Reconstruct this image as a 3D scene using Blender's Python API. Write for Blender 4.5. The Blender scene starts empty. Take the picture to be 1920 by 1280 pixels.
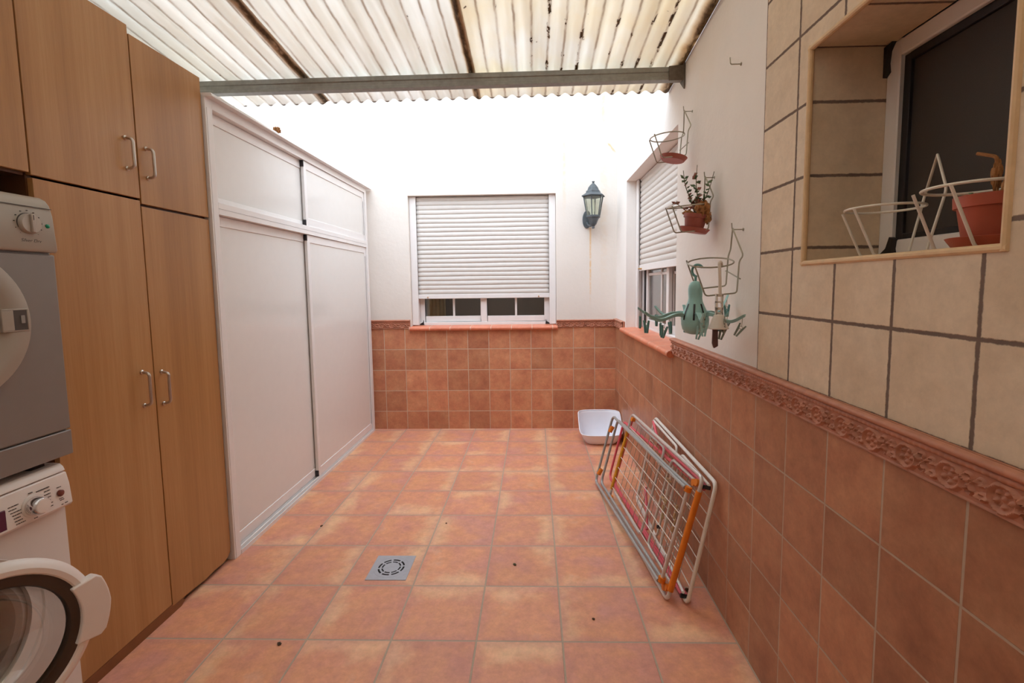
import bpy, math, random
from mathutils import Vector, Matrix
random.seed(7)
PI = math.pi
SC = bpy.context.scene
COL = SC.collection
# ------------------------------------------------------------------ helpers
def lin(c):
    o = []
    for x in c[:3]:
        x /= 255.0
        o.append(x / 12.92 if x <= 0.04045 else ((x + 0.055) / 1.055) ** 2.4)
    return (o[0], o[1], o[2], 1.0)

class MB:
    def __init__(s):
        s.v = []; s.f = []
    def add(s, vs, fs):
        b = len(s.v)
        s.v += [tuple(v) for v in vs]
        s.f += [tuple(i + b for i in f) for f in fs]
        return s
    def box(s, lo, hi):
        x0, y0, z0 = [min(a, b) for a, b in zip(lo, hi)]
        x1, y1, z1 = [max(a, b) for a, b in zip(lo, hi)]
        vs = [(x0,y0,z0),(x1,y0,z0),(x1,y1,z0),(x0,y1,z0),(x0,y0,z1),(x1,y0,z1),(x1,y1,z1),(x0,y1,z1)]
        return s.add(vs, [(0,3,2,1),(4,5,6,7),(0,1,5,4),(1,2,6,5),(2,3,7,6),(3,0,4,7)])
    def prism(s, poly, vec):
        # poly: list of 3d points (planar), extruded by vec
        n = len(poly); v = Vector(vec)
        vs = [Vector(p) for p in poly]; vs += [p + v for p in vs]
        fs = [tuple(range(n - 1, -1, -1)), tuple(range(n, 2 * n))]
        for i in range(n):
            j = (i + 1) % n
            fs.append((i, j, n + j, n + i))
        return s.add(vs, fs)
    def tube(s, pts, r, n=8, closed=False):
        P = [Vector(p) for p in pts]
        Q = [P[0]]
        for p in P[1:]:
            if (p - Q[-1]).length > 1e-6: Q.append(p)
        P = Q
        if closed and (P[0] - P[-1]).length < 1e-6: P.pop()
        m = len(P)
        tan = []
        for i in range(m):
            if closed: a, b = P[i - 1], P[(i + 1) % m]
            else: a, b = P[max(i - 1, 0)], P[min(i + 1, m - 1)]
            t = (b - a)
            tan.append(t.normalized() if t.length > 1e-9 else Vector((0,0,1)))
        up = Vector((0,0,1)) if abs(tan[0].z) < .9 else Vector((1,0,0))
        nn = (up - tan[0] * up.dot(tan[0])).normalized()
        vs = []
        for i in range(m):
            if i:
                q = tan[i - 1].rotation_difference(tan[i])
                nn = q @ nn
                nn = (nn - tan[i] * nn.dot(tan[i])).normalized()
            bb = tan[i].cross(nn)
            rr = r[i] if isinstance(r, (list, tuple)) else r
            for k in range(n):
                a = 2 * PI * k / n
                vs.append(P[i] + (nn * math.cos(a) + bb * math.sin(a)) * rr)
        fs = []
        for i in range(m if closed else m - 1):
            j = (i + 1) % m
            for k in range(n):
                l = (k + 1) % n
                fs.append((i*n+k, i*n+l, j*n+l, j*n+k))
        if not closed:
            fs.append(tuple(range(n - 1, -1, -1)))
            fs.append(tuple((m - 1) * n + k for k in range(n)))
        return s.add(vs, fs)
    def lathe(s, prof, n=32, M=None, a0=0.0, a1=2*PI, cap=True):
        # prof: (r, h) list ; axis = local z, placed by M
        M = M or Matrix.Identity(4)
        full = abs(a1 - a0 - 2 * PI) < 1e-6
        cnt = n if full else n + 1
        vs = []
        for r, h in prof:
            for k in range(cnt):
                a = a0 + (a1 - a0) * k / n
                vs.append(M @ Vector((r * math.cos(a), r * math.sin(a), h)))
        fs = []
        for i in range(len(prof) - 1):
            for k in range(n):
                l = (k + 1) % cnt
                fs.append((i*cnt+k, i*cnt+l, (i+1)*cnt+l, (i+1)*cnt+k))
        if full and cap:
            if prof[0][0] > 1e-5: fs.append(tuple(range(cnt - 1, -1, -1)))
            if prof[-1][0] > 1e-5: fs.append(tuple((len(prof)-1)*cnt + k for k in range(cnt)))
        return s.add(vs, fs)
    def grid(s, fn, nu, nv):
        vs = [fn(i / nu, j / nv) for j in range(nv + 1) for i in range(nu + 1)]
        w = nu + 1
        return s.add(vs, [(j*w+i, j*w+i+1, (j+1)*w+i+1, (j+1)*w+i) for j in range(nv) for i in range(nu)])
    def obj(s, name, mat, parent=None, smooth=True, bevel=0, solid=0, seg=2, world=True, ang=35):
        off = Vector((0,0,0))
        if parent is not None and world:
            p = parent
            while p is not None:
                off += p.location; p = p.parent
        me = bpy.data.meshes.new(name)
        me.from_pydata([tuple(Vector(v) - off) for v in s.v], [], s.f)
        me.validate(); me.update()
        o = bpy.data.objects.new(name, me); COL.objects.link(o)
        import bmesh
        bm = bmesh.new(); bm.from_mesh(me)
        bmesh.ops.remove_doubles(bm, verts=bm.verts, dist=1e-6)
        bmesh.ops.recalc_face_normals(bm, faces=bm.faces)
        bm.to_mesh(me); bm.free()
        if smooth:
            me.shade_smooth(); me.set_sharp_from_angle(angle=math.radians(ang))
        if mat: me.materials.append(mat)
        if solid:
            m = o.modifiers.new('solidify', 'SOLIDIFY'); m.thickness = solid; m.offset = 0
        if bevel:
            m = o.modifiers.new('bevel', 'BEVEL'); m.width = bevel; m.segments = seg
            m.limit_method = 'ANGLE'; m.angle_limit = math.radians(40)
        if parent is not None: o.parent = parent
        return o

def fillet(pts, rad, n=5, closed=False):
    P = [Vector(p) for p in pts]; out = []
    m = len(P)
    for i in range(m):
        if not closed and i in (0, m - 1):
            out.append(P[i]); continue
        a, b, c = P[i - 1], P[i], P[(i + 1) % m]
        d1 = (a - b); d2 = (c - b)
        r = min(rad, d1.length * .49, d2.length * .49)
        p = b + d1.normalized() * r; q = b + d2.normalized() * r
        for k in range(n + 1):
            t = k / n
            out.append(p * (1-t)**2 + b * 2*t*(1-t) + q * t*t)
    return out

def tag(o, label, cat, group=None, kind=None):
    o['label'] = label; o['category'] = cat
    if group: o['group'] = group
    if kind: o['kind'] = kind
    return o
def thing(name, label, cat, loc=(0,0,0), group=None):
    o = bpy.data.objects.new(name, None); COL.objects.link(o)
    o.location = loc; o.empty_display_size = .05
    return tag(o, label, cat, group)
def struct(o, label=None, cat=None):
    o['kind'] = 'structure'
    if label: o['label'] = label
    if cat: o['category'] = cat
    return o
def sroot(name, loc, label, cat):
    o = bpy.data.objects.new(name, None); COL.objects.link(o); o.location = loc
    return struct(o, label, cat)
def lab(o, s):
    o['label'] = s; return o
def copy_tree(o, parent=None):
    c = o.copy(); COL.objects.link(c)
    if parent is not None: c.parent = parent
    for ch in o.children: copy_tree(ch, c)
    return c

# ------------------------------------------------------------------ materials
class NT:
    def __init__(s, name):
        s.m = bpy.data.materials.new(name); s.m.use_nodes = True
        s.t = s.m.node_tree; s.t.nodes.clear()
        s.out = s.t.nodes.new('ShaderNodeOutputMaterial')
    def n(s, t, **kw):
        nd = s.t.nodes.new(t)
        for k, v in kw.items(): setattr(nd, k, v)
        return nd
    def l(s, a, b): s.t.links.new(a, b)
    def inp(s, sock, v):
        if isinstance(v, bpy.types.NodeSocket): s.l(v, sock)
        elif v is not None: sock.default_value = v
    def math(s, op, a, b=None, c=None, clamp=False):
        nd = s.n('ShaderNodeMath', operation=op, use_clamp=clamp)
        s.inp(nd.inputs[0], a)
        if b is not None: s.inp(nd.inputs[1], b)
        if c is not None: s.inp(nd.inputs[2], c)
        return nd.outputs[0]
    def vmath(s, op, a, b=None):
        nd = s.n('ShaderNodeVectorMath', operation=op)
        s.inp(nd.inputs[0], a)
        if b is not None: s.inp(nd.inputs[1], b)
        return nd.outputs[0]
    def scale(s, a, k):
        nd = s.n('ShaderNodeVectorMath', operation='MULTIPLY'); s.inp(nd.inputs[0], a); nd.inputs[1].default_value = k
        return nd.outputs[0]
    def noise(s, vec, scale, detail=3, rough=.55):
        nd = s.n('ShaderNodeTexNoise'); s.inp(nd.inputs['Vector'], vec)
        nd.inputs['Scale'].default_value = scale; nd.inputs['Detail'].default_value = detail
        nd.inputs['Roughness'].default_value = rough
        return nd.outputs['Fac']
    def ramp(s, fac, stops):
        nd = s.n('ShaderNodeValToRGB'); s.inp(nd.inputs[0], fac)
        e = nd.color_ramp.elements
        while len(e) < len(stops): e.new(.5)
        for el, (p, c) in zip(e, stops): el.position = p; el.color = c
        return nd.outputs[0]
    def sstep(s, x, a, b):
        nd = s.n('ShaderNodeMapRange', interpolation_type='SMOOTHSTEP'); s.inp(nd.inputs[0], x)
        nd.inputs[1].default_value = a; nd.inputs[2].default_value = b
        nd.inputs[3].default_value = 0; nd.inputs[4].default_value = 1
        return nd.outputs[0]
    def mix(s, f, a, b, blend='MIX'):
        nd = s.n('ShaderNodeMix', data_type='RGBA', blend_type=blend)
        s.inp(nd.inputs[0], f); s.inp(nd.inputs[6], a); s.inp(nd.inputs[7], b)
        return nd.outputs[2]
    def pos(s): return s.n('ShaderNodeNewGeometry').outputs['Position']
    def objc(s): return s.n('ShaderNodeTexCoord').outputs['Object']
    def sep(s, v):
        nd = s.n('ShaderNodeSeparateXYZ'); s.l(v, nd.inputs[0]); return nd.outputs
    def comb(s, x, y, z):
        nd = s.n('ShaderNodeCombineXYZ')
        for i, q in enumerate((x, y, z)): s.inp(nd.inputs[i], q)
        return nd.outputs[0]
    def bump(s, h, strength=.3, dist=.002):
        nd = s.n('ShaderNodeBump'); s.l(h, nd.inputs['Height'])
        nd.inputs['Strength'].default_value = strength; nd.inputs['Distance'].default_value = dist
        return nd.outputs[0]
    def bsdf(s, col, rough=.5, metal=0, spec=.5, normal=None, trans=0, ior=1.45, coat=0, alpha=None):
        b = s.n('ShaderNodeBsdfPrincipled')
        s.inp(b.inputs['Base Color'], col); s.inp(b.inputs['Roughness'], rough)
        b.inputs['Metallic'].default_value = metal; b.inputs['Specular IOR Level'].default_value = spec
        b.inputs['Transmission Weight'].default_value = trans; b.inputs['IOR'].default_value = ior
        b.inputs['Coat Weight'].default_value = coat
        if normal is not None: s.l(normal, b.inputs['Normal'])
        s.l(b.outputs[0], s.out.inputs[0])
        return b

def simple(name, rgb, rough=.5, metal=0, spec=.5, var=.06, scale=18, bump=0, trans=0, coat=0):
    k = NT(name)
    c = lin(rgb)
    f = k.noise(k.objc(), scale, 3)
    a = tuple(x * (1 - var) for x in c[:3]) + (1,); b = tuple(min(1, x * (1 + var)) for x in c[:3]) + (1,)
    col = k.ramp(f, [(.3, a), (.7, b)])
    nrm = k.bump(k.noise(k.objc(), scale * 8, 2), bump, .001) if bump else None
    k.bsdf(col, rough, metal, spec, nrm, trans=trans, coat=coat)
    return k.m

def tile_mat(name, ua, va, u0, v0, p, grout, base, gcol, soft=.0012, ragged=.0, pervar=.12, nscale=7, rough=.45,
             spec=.4, patch=None, edge=None, pit=.0, bumpd=.003, pv=None, side=None, mott=.35):
    """square tiles laid in the plane (ua, va) with grout joints; world coordinates so the courses run through"""
    k = NT(name)
    pos = k.pos(); S = k.sep(pos)
    pv = pv or p
    U = k.math('DIVIDE', k.math('SUBTRACT', S[ua], u0), p)
    V = k.math('DIVIDE', k.math('SUBTRACT', S[va], v0), pv)
    def dist(x, q):
        f = k.math('FRACT', x)
        return k.math('MULTIPLY', k.math('MINIMUM', f, k.math('SUBTRACT', 1.0, f)), q)
    d = k.math('MINIMUM', dist(U, p), dist(V, pv))
    if ragged:
        d = k.math('ADD', d, k.math('MULTIPLY', k.math('SUBTRACT', k.noise(pos, 60, 4, .7), .5), ragged))
    mask = k.sstep(d, grout * .5 - soft * .5, grout * .5 + soft)
    cell = k.comb(k.math('FLOOR', U), k.math('FLOOR', V), 0.0)
    wn = k.n('ShaderNodeTexWhiteNoise', noise_dimensions='3D'); k.l(cell, wn.inputs['Vector'])
    rnd = wn.outputs['Color']; rv = wn.outputs['Value']
    vec = k.vmath('ADD', pos, k.scale(rnd, (9, 9, 9)))
    f = k.noise(vec, nscale, 5, .6)
    col = k.ramp(f, base)
    if patch:
        pn = k.sstep(k.noise(k.vmath('ADD', pos, k.scale(rnd, (23, 23, 23))), patch[1], 3, .5), patch[2], patch[3])
        col = k.mix(pn, col, patch[0])
    if side:
        rs = k.sep(rnd)
        fu = k.math('FRACT', U); fv = k.math('FRACT', V)
        pick = k.math('GREATER_THAN', rs[0], .45)
        x = k.math('ADD', k.math('MULTIPLY', fu, k.math('SUBTRACT', 1.0, pick)), k.math('MULTIPLY', fv, pick))
        flip = k.math('GREATER_THAN', rs[1], .5)
        x = k.math('ABSOLUTE', k.math('SUBTRACT', x, flip))
        x = k.math('ADD', x, k.math('MULTIPLY', k.math('SUBTRACT', k.noise(vec, 5, 4, .6), .5), 1.1))
        col = k.mix(k.math('MULTIPLY', k.sstep(x, .62, 1.08), side[1]), col, side[0])
    if edge:
        e = k.math('ADD', d, k.math('MULTIPLY', k.math('SUBTRACT', k.noise(vec, 14, 4), .5), edge[1]))
        col = k.mix(k.math('MULTIPLY', k.math('SUBTRACT', 1.0, k.sstep(e, 0.0, edge[1])), edge[2]), col, edge[0])
    fine = k.noise(vec, 85, 4, .7)
    mid = k.noise(vec, 26, 5, .7)
    md = k.math('ADD', 1.0, k.math('MULTIPLY', k.math('SUBTRACT', k.math('ADD', mid, k.math('MULTIPLY', fine, .5)), .75), mott))
    col = k.mix(1.0, col, k.comb(md, md, md), 'MULTIPLY')
    br = k.math('ADD', 1 - pervar, k.math('MULTIPLY', rv, 2 * pervar))
    col = k.mix(1.0, col, k.comb(br, br, br), 'MULTIPLY')
    g = k.mix(k.noise(pos, 40, 3), tuple(x * .8 for x in gcol[:3]) + (1,), gcol)
    col = k.mix(mask, g, col)
    hgt = mask
    hgt = k.math('ADD', mask, k.math('MULTIPLY', k.noise(vec, 22, 4, .65), .25 + pit))
    r = k.math('ADD', rough, k.math('MULTIPLY', k.math('SUBTRACT', 1.0, mask), .3))
    k.bsdf(col, r, 0, spec, k.bump(hgt, .45, bumpd))
    return k.m

def plaster_mat(name, rgb=(228, 220, 211), streaks=(), axis=0):
    k = NT(name); pos = k.pos(); S = k.sep(pos)
    c = lin(rgb)
    col = k.ramp(k.noise(pos, 1.6, 5, .6), [(.3, tuple(x * .93 for x in c[:3]) + (1,)), (.65, c)])
    # faint damp yellowing clouds
    col = k.mix(k.math('MULTIPLY', k.sstep(k.noise(pos, .9, 4), .56, .75), .25), col, lin((226, 204, 172)))
    for (x, zt, zb, w, st, rc, lean) in streaks:
        zc = k.math('SUBTRACT', S[2], zb)
        xc = k.math('SUBTRACT', S[axis], k.math('ADD', x, k.math('MULTIPLY', k.math('SUBTRACT', S[2], zt), lean)))
        wob = k.math('MULTIPLY', k.math('SUBTRACT', k.noise(k.comb(0.0, 0.0, S[2]), 7, 3), .5), w * 1.2)
        dx = k.math('ABSOLUTE', k.math('ADD', xc, wob))
        m = k.math('SUBTRACT', 1.0, k.sstep(dx, w * .25, w))
        v = k.math('MULTIPLY', k.sstep(S[2], zb, zb + (zt - zb) * .5), k.math('SUBTRACT', 1.0, k.sstep(S[2], zt - .01, zt + .01)))
        tex = k.sstep(k.noise(pos, 30, 4), .25, .6)
        col = k.mix(k.math('MULTIPLY', k.math('MULTIPLY', m, v), k.math('MULTIPLY', tex, st)), col, rc)
    h = k.math('ADD', k.noise(pos, 26, 4, .6), k.math('MULTIPLY', k.noise(pos, 6, 3), .8))
    k.bsdf(col, .85, 0, .2, k.bump(h, .25, .006))
    return k.m

def wood_mat(name):
    k = NT(name); pos = k.objc()
    v1 = k.scale(pos, (10, 10, .35)); v2 = k.scale(pos, (90, 90, 1.6)); v3 = k.scale(pos, (340, 340, 9))
    f = k.math('ADD', k.math('MULTIPLY', k.noise(v1, 1, 3), .62), k.math('ADD', k.math('MULTIPLY', k.noise(v2, 1, 3), .2), k.math('MULTIPLY', k.noise(v3, 1, 2), .18)))
    col = k.ramp(f, [(.32, lin((158, 112, 68))), (.5, lin((175, 128, 80))), (.68, lin((190, 146, 98)))])
    k.bsdf(col, .34, 0, .42, k.bump(k.noise(v3, 1, 2), .08, .001))
    return k.m

def roof_mat(name):
    k = NT(name); pos = k.pos(); S = k.sep(pos)
    long_ = k.scale(pos, (14, 1.2, 1))
    base = k.ramp(k.noise(long_, 1, 4, .5), [(.3, lin((236, 232, 224))), (.6, lin((250, 249, 245)))])
    # yellow ageing, stronger on the third sheet
    age = k.math('ADD', .06, k.math('MULTIPLY', k.sstep(S[0], -.34, -.29), .42))
    base = k.mix(k.math('MULTIPLY', age, k.sstep(k.noise(pos, 2.2, 4), .25, .75)), base, lin((244, 226, 184)))
    # a thin line of grime in every trough
    u = k.math('DIVIDE', k.math('ADD', S[0], k.math('ADD', 2.2, k.math('MULTIPLY', k.math('SUBTRACT', k.noise(k.scale(pos, (0, 4, 0)), 3, 4), .5), .012))), .076)
    ph = k.math('FRACT', u)
    tr = k.math('MULTIPLY', k.math('ABSOLUTE', k.math('SUBTRACT', ph, .5)), 2.0)
    line = k.sstep(tr, .78, .98)
    dirt = k.math('MULTIPLY', line, k.math('ADD', .35, k.math('MULTIPLY', k.sstep(k.noise(k.scale(pos, (30, 7, 1)), 1, 4, .7), .38, .62), .65)))
    col = k.mix(k.math('MULTIPLY', dirt, .62), base, lin((168, 146, 122)))
    # clumps of rotted leaf litter lying in the troughs, most on the aged sheet
    row = k.math('FLOOR', k.math('ADD', u, .5))
    wn = k.n('ShaderNodeTexWhiteNoise', noise_dimensions='1D'); k.l(row, wn.inputs['W'])
    cl = k.noise(k.comb(k.math('MULTIPLY', row, 3.7), k.math('MULTIPLY', S[1], 9.0), k.math('MULTIPLY', S[0], 20)), 1, 4, .65)
    thr = k.math('SUBTRACT', .70, k.math('MULTIPLY', k.math('MULTIPLY', wn.outputs['Value'], k.sstep(S[0], -.9, .15)), .24))
    litter = k.math('MULTIPLY', k.sstep(tr, .72, .9), k.sstep(k.math('SUBTRACT', cl, thr), 0.0, .03))
    edge_ = k.math('MULTIPLY', k.math('MULTIPLY', k.sstep(S[1], 2.780, 2.794), k.sstep(tr, .6, .8)), .85)
    litter = k.math('MAXIMUM', litter, edge_)
    # stray specks
    sp = k.noise(k.scale(pos, (34, 18, 1)), 1, 2, .5)
    litter = k.math('MAXIMUM', litter, k.math('MULTIPLY', k.sstep(sp, .765, .785), .8))
    # side laps of the sheets: moss and soot
    for xs, w, y_ in ((-1.188, .013, .6), (-.308, .016, .7), (.772, .03, .6)):
        wob = k.math('MULTIPLY', k.math('SUBTRACT', k.noise(k.scale(pos, (1, 3, 1)), 3, 4), .5), w * 1.6)
        dx = k.math('ABSOLUTE', k.math('ADD', k.math('SUBTRACT', S[0], xs), wob))
        ye = k.math('SUBTRACT', 1.0, k.sstep(dx, w * .5, w * 1.8))
        col = k.mix(k.math('MULTIPLY', ye, y_), col, lin((196, 158, 88)))
        sm = k.math('SUBTRACT', 1.0, k.sstep(dx, w * .3, w))
        sm = k.math('MULTIPLY', sm, k.sstep(k.noise(k.scale(pos, (30, 9, 1)), 1, 3), .33, .5))
        litter = k.math('MAXIMUM', litter, k.math('MULTIPLY', sm, .92))
    dcol = k.ramp(k.noise(pos, 60, 3), [(.35, lin((76, 58, 40))), (.7, lin((124, 98, 66)))])
    col = k.mix(litter, col, dcol)
    d = k.n('ShaderNodeBsdfDiffuse'); k.l(col, d.inputs[0])
    t = k.n('ShaderNodeBsdfTranslucent'); k.l(col, t.inputs[0])
    g = k.n('ShaderNodeBsdfGlossy'); g.inputs['Roughness'].default_value = .35
    m1 = k.n('ShaderNodeMixShader'); m1.inputs[0].default_value = .42
    k.l(d.outputs[0], m1.inputs[1]); k.l(t.outputs[0], m1.inputs[2])
    m2 = k.n('ShaderNodeMixShader'); m2.inputs[0].default_value = .03
    k.l(m1.outputs[0], m2.inputs[1]); k.l(g.outputs[0], m2.inputs[2])
    k.l(m2.outputs[0], k.out.inputs[0])
    return k.m

def glass_mat(name, tint=(.9,.93,.9), rough=.02, clear=.85):
    k = NT(name)
    tr = k.n('ShaderNodeBsdfTransparent'); tr.inputs[0].default_value = (*tint, 1)
    gl = k.n('ShaderNodeBsdfGlossy'); gl.inputs['Roughness'].default_value = rough
    lw = k.n('ShaderNodeLayerWeight'); lw.inputs[0].default_value = .5
    fz = k.math('ADD', 1 - clear, k.math('MULTIPLY', k.math('POWER', lw.outputs['Facing'], 3.0), .7), clamp=True)
    mx = k.n('ShaderNodeMixShader'); k.l(fz, mx.inputs[0])
    k.l(tr.outputs[0], mx.inputs[1]); k.l(gl.outputs[0], mx.inputs[2]); k.l(mx.outputs[0], k.out.inputs[0])
    return k.m

M = {}
FX0, FY0, FT = -1.240, 4.3956, .335
WP = .2007; XR = .7723; YB = 4.4387
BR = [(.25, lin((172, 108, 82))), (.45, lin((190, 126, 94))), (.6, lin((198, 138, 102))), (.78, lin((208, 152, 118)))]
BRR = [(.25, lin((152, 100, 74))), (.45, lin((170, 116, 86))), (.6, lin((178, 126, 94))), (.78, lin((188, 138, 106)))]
M['floor'] = tile_mat('terracotta_floor_tiles', 0, 1, FX0, FY0, FT, .0065,
    [(.28, lin((204, 140, 120))), (.45, lin((214, 149, 118))), (.6, lin((220, 155, 116))), (.75, lin((216, 162, 134)))],
    lin((186, 166, 144)), pervar=.04, nscale=6, rough=.42, spec=.4, mott=.55,
    patch=(lin((206, 146, 130)), 4.0, .5, .75), edge=(lin((198, 138, 122)), .05, .55), side=(lin((236, 196, 152)), .75))
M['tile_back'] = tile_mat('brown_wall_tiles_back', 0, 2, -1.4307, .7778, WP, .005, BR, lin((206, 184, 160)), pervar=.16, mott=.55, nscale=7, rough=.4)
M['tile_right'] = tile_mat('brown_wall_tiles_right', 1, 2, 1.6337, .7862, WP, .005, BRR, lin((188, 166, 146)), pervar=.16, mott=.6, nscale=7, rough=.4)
BG = [(.25, lin((206, 184, 156))), (.5, lin((217, 197, 171))), (.75, lin((224, 207, 183)))]
GB = lin((122, 104, 94))
M['beige'] = tile_mat('beige_stone_tiles', 1, 2, 1.6315, 1.2746, .2, .0075, BG, GB, soft=.002, ragged=.006, pervar=.05, nscale=5, rough=.6, spec=.3, pit=.25)
M['beige_jamb'] = tile_mat('beige_stone_tiles_jamb', 0, 2, .60, 1.2746, .5, .0075, BG, GB, soft=.002, ragged=.006, pervar=.05, nscale=5, rough=.6, spec=.3, pit=.25, pv=.2)
M['beige_head'] = tile_mat('beige_stone_tiles_soffit', 1, 0, 1.172, .60, .2, .0075, BG, GB, soft=.002, ragged=.006, pervar=.05, nscale=5, rough=.6, spec=.3, pit=.25, pv=.5)
M['beige_trim'] = simple('beige_edging', (214, 182, 140), .5, var=.08, scale=30)
RUST = lin((222, 184, 132))
M['plaster_back'] = plaster_mat('white_plaster_back', streaks=[
    (.537, 1.90, 1.12, .012, .8, RUST, 0), (.296, 3.2, 1.9, .022, .4, RUST, 0), (.655, 3.4, 2.62, .03, .6, RUST, 0), (-1.44, 2.55, 2.24, .10, .35, RUST, 0), (.70, 2.66, 2.56, .018, .7, lin((214,170,112)), -.8),
    (.66, 2.5, 1.1, .05, .14, RUST, 0)])
M['plaster'] = plaster_mat('white_plaster', rgb=(236, 231, 225))
M['border'] = simple('terracotta_relief_border', (180, 120, 94), .5, var=.16, scale=25)
M['sill1'] = tile_mat('terracotta_sill_back', 0, 1, -1.178, 3.0, .194, .005, [(.3, lin((204,118,88))), (.7, lin((220,136,104)))], lin((224,200,178)), pervar=.03, rough=.35, pv=5)
M['sill2'] = tile_mat('terracotta_sill_right', 1, 0, 2.62, -2.0, .2, .005, [(.3, lin((206,118,86))), (.7, lin((222,136,102)))], lin((224,200,178)), pervar=.03, rough=.35, pv=5)
M['alu'] = simple('white_lacquered_aluminium', (230, 226, 223), .32, var=.015, spec=.5)
M['alu_panel'] = simple('white_laminate_panel', (224, 221, 216), .16, var=.01, spec=.5)
M['alu_raw'] = simple('bright_aluminium_track', (232, 230, 228), .3, metal=.15, var=.02)
M['shutter'] = simple('white_shutter_slats', (208, 202, 195), .42, var=.02)
M['black'] = simple('black_plastic', (38, 36, 38), .45)
M['slot_shade'] = simple('slot_shade_inlay', (22, 17, 15), .9)
M['brass'] = simple('brass_stopper', (196, 160, 110), .4, metal=.3)
M['wood'] = wood_mat('beech_laminate')
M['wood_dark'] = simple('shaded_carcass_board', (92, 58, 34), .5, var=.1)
M['plinth'] = simple('brown_plinth_board', (128, 80, 44), .4, var=.1)
M['steel'] = simple('satin_steel', (200, 192, 184), .28, metal=.9, var=.03)
M['galv'] = simple('galvanised_steel', (146, 145, 138), .5, metal=.25, var=.12, scale=40)
M['galv_dark'] = simple('rusty_bracket', (104, 94, 82), .6, metal=.2, var=.2, scale=60)
M['roof'] = roof_mat('aged_translucent_corrugated_sheet')
M['silver'] = simple('silver_grey_enamel', (138, 132, 128), .36, metal=.15, var=.02)
M['silver_lt'] = simple('light_silver_plastic', (166, 158, 146), .34, metal=.05, var=.02)
M['knob'] = simple('silver_knob', (176, 166, 154), .3, metal=.2, var=.02)
M['green'] = simple('green_lamp_lens', (20, 150, 112), .25)
M['ink'] = simple('dark_print', (80, 72, 68), .6)
M['white_app'] = simple('white_enamel', (226, 221, 217), .25, var=.01)
M['white_pl'] = simple('white_plastic', (232, 224, 218), .3, var=.01)
M['redbtn'] = simple('brownish_red_button', (120, 62, 52), .3)
M['purple'] = simple('purple_display', (92, 34, 64), .25)
M['chrome'] = simple('chrome', (220, 216, 216), .12, metal=1, var=.01)
M['door_dark'] = simple('smoked_door_ring', (60, 48, 40), .15, spec=.6)
M['gasket'] = simple('grey_rubber', (150, 146, 142), .55)
M['drum'] = simple('steel_drum', (140, 134, 130), .35, metal=.5)
M['glass_bowl'] = glass_mat('door_glass', (.86,.87,.86), .06, .80)
M['glass'] = glass_mat('window_glass', (.80,.81,.80), .01, .90)
M['glass_lamp'] = glass_mat('lantern_glass', (.95,.97,.93), .05, .95)
M['screen'] = simple('dark_insect_mesh', (64, 58, 54), .7, var=.1, scale=500)
M['lamp_metal'] = simple('dark_green_grey_metal', (84, 90, 94), .5, metal=.2, var=.2, scale=30)
M['bulb'] = simple('white_bulb', (236, 236, 224), .3)
M['wire'] = simple('galvanised_wire', (166, 162, 146), .42, metal=.45, var=.08)
M['wire_white'] = simple('pale_coated_wire', (222, 216, 204), .4, metal=.15, var=.06)
M['terra'] = simple('terracotta_plastic', (178, 88, 66), .5, var=.08)
M['terra_red'] = simple('red_terracotta_plastic', (160, 86, 74), .5, var=.1)
M['soil'] = simple('dry_soil', (86, 62, 44), .95, var=.3, scale=80)
M['stem'] = simple('green_brown_stem', (96, 92, 62), .7, var=.2)
M['leaf'] = simple('dull_green_leaf', (84, 104, 70), .6, var=.25, scale=60)
M['leaf_red'] = simple('reddish_leaf', (134, 82, 66), .6, var=.25, scale=60)
M['dead'] = simple('withered_brown_leaf', (158, 108, 62), .8, var=.3, scale=60)
M['teal'] = simple('teal_plastic', (150, 196, 194), .42, var=.05)
M['teal_dk'] = simple('dark_teal_plastic', (96, 144, 140), .45, var=.05)
M['peg_grey'] = simple('grey_green_plastic', (120, 132, 118), .45, var=.05)
M['peg_brown'] = simple('dark_brown_peg', (92, 66, 66), .5, var=.1)
M['offwhite'] = simple('aged_white_plastic', (222, 214, 204), .4, var=.03)
M['rack_grey'] = simple('grey_coated_tube', (164, 164, 161), .35, metal=.2, var=.04)
M['rack_silver'] = simple('silver_coated_tube', (206, 199, 193), .33, metal=.25, var=.04)
M['rack_white'] = simple('white_coated_tube', (228, 223, 214), .33, var=.03)
M['orange'] = simple('orange_plastic', (222, 124, 28), .5, var=.06)
M['amber'] = simple('worn_amber_plastic', (216, 152, 44), .5, var=.12, scale=40)
M['pink'] = simple('pink_coated_tube', (216, 92, 102), .38, var=.05)
M['peg_wood'] = simple('wooden_clothespin', (190, 158, 116), .7, var=.15, scale=90)
M['tray'] = simple('white_basin_plastic', (235, 236, 242), .3, var=.01)
M['drain'] = simple('grey_drain_plastic', (168, 170, 178), .4, var=.05, scale=40)
M['curtain'] = simple('beige_curtain', (206, 180, 140), .8, var=.1)
M['curtain_gr'] = simple('grey_net_curtain', (176, 170, 164), .8, var=.08)
M['room'] = simple('dim_room_paint', (140, 130, 122), .8, var=.05)

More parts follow.
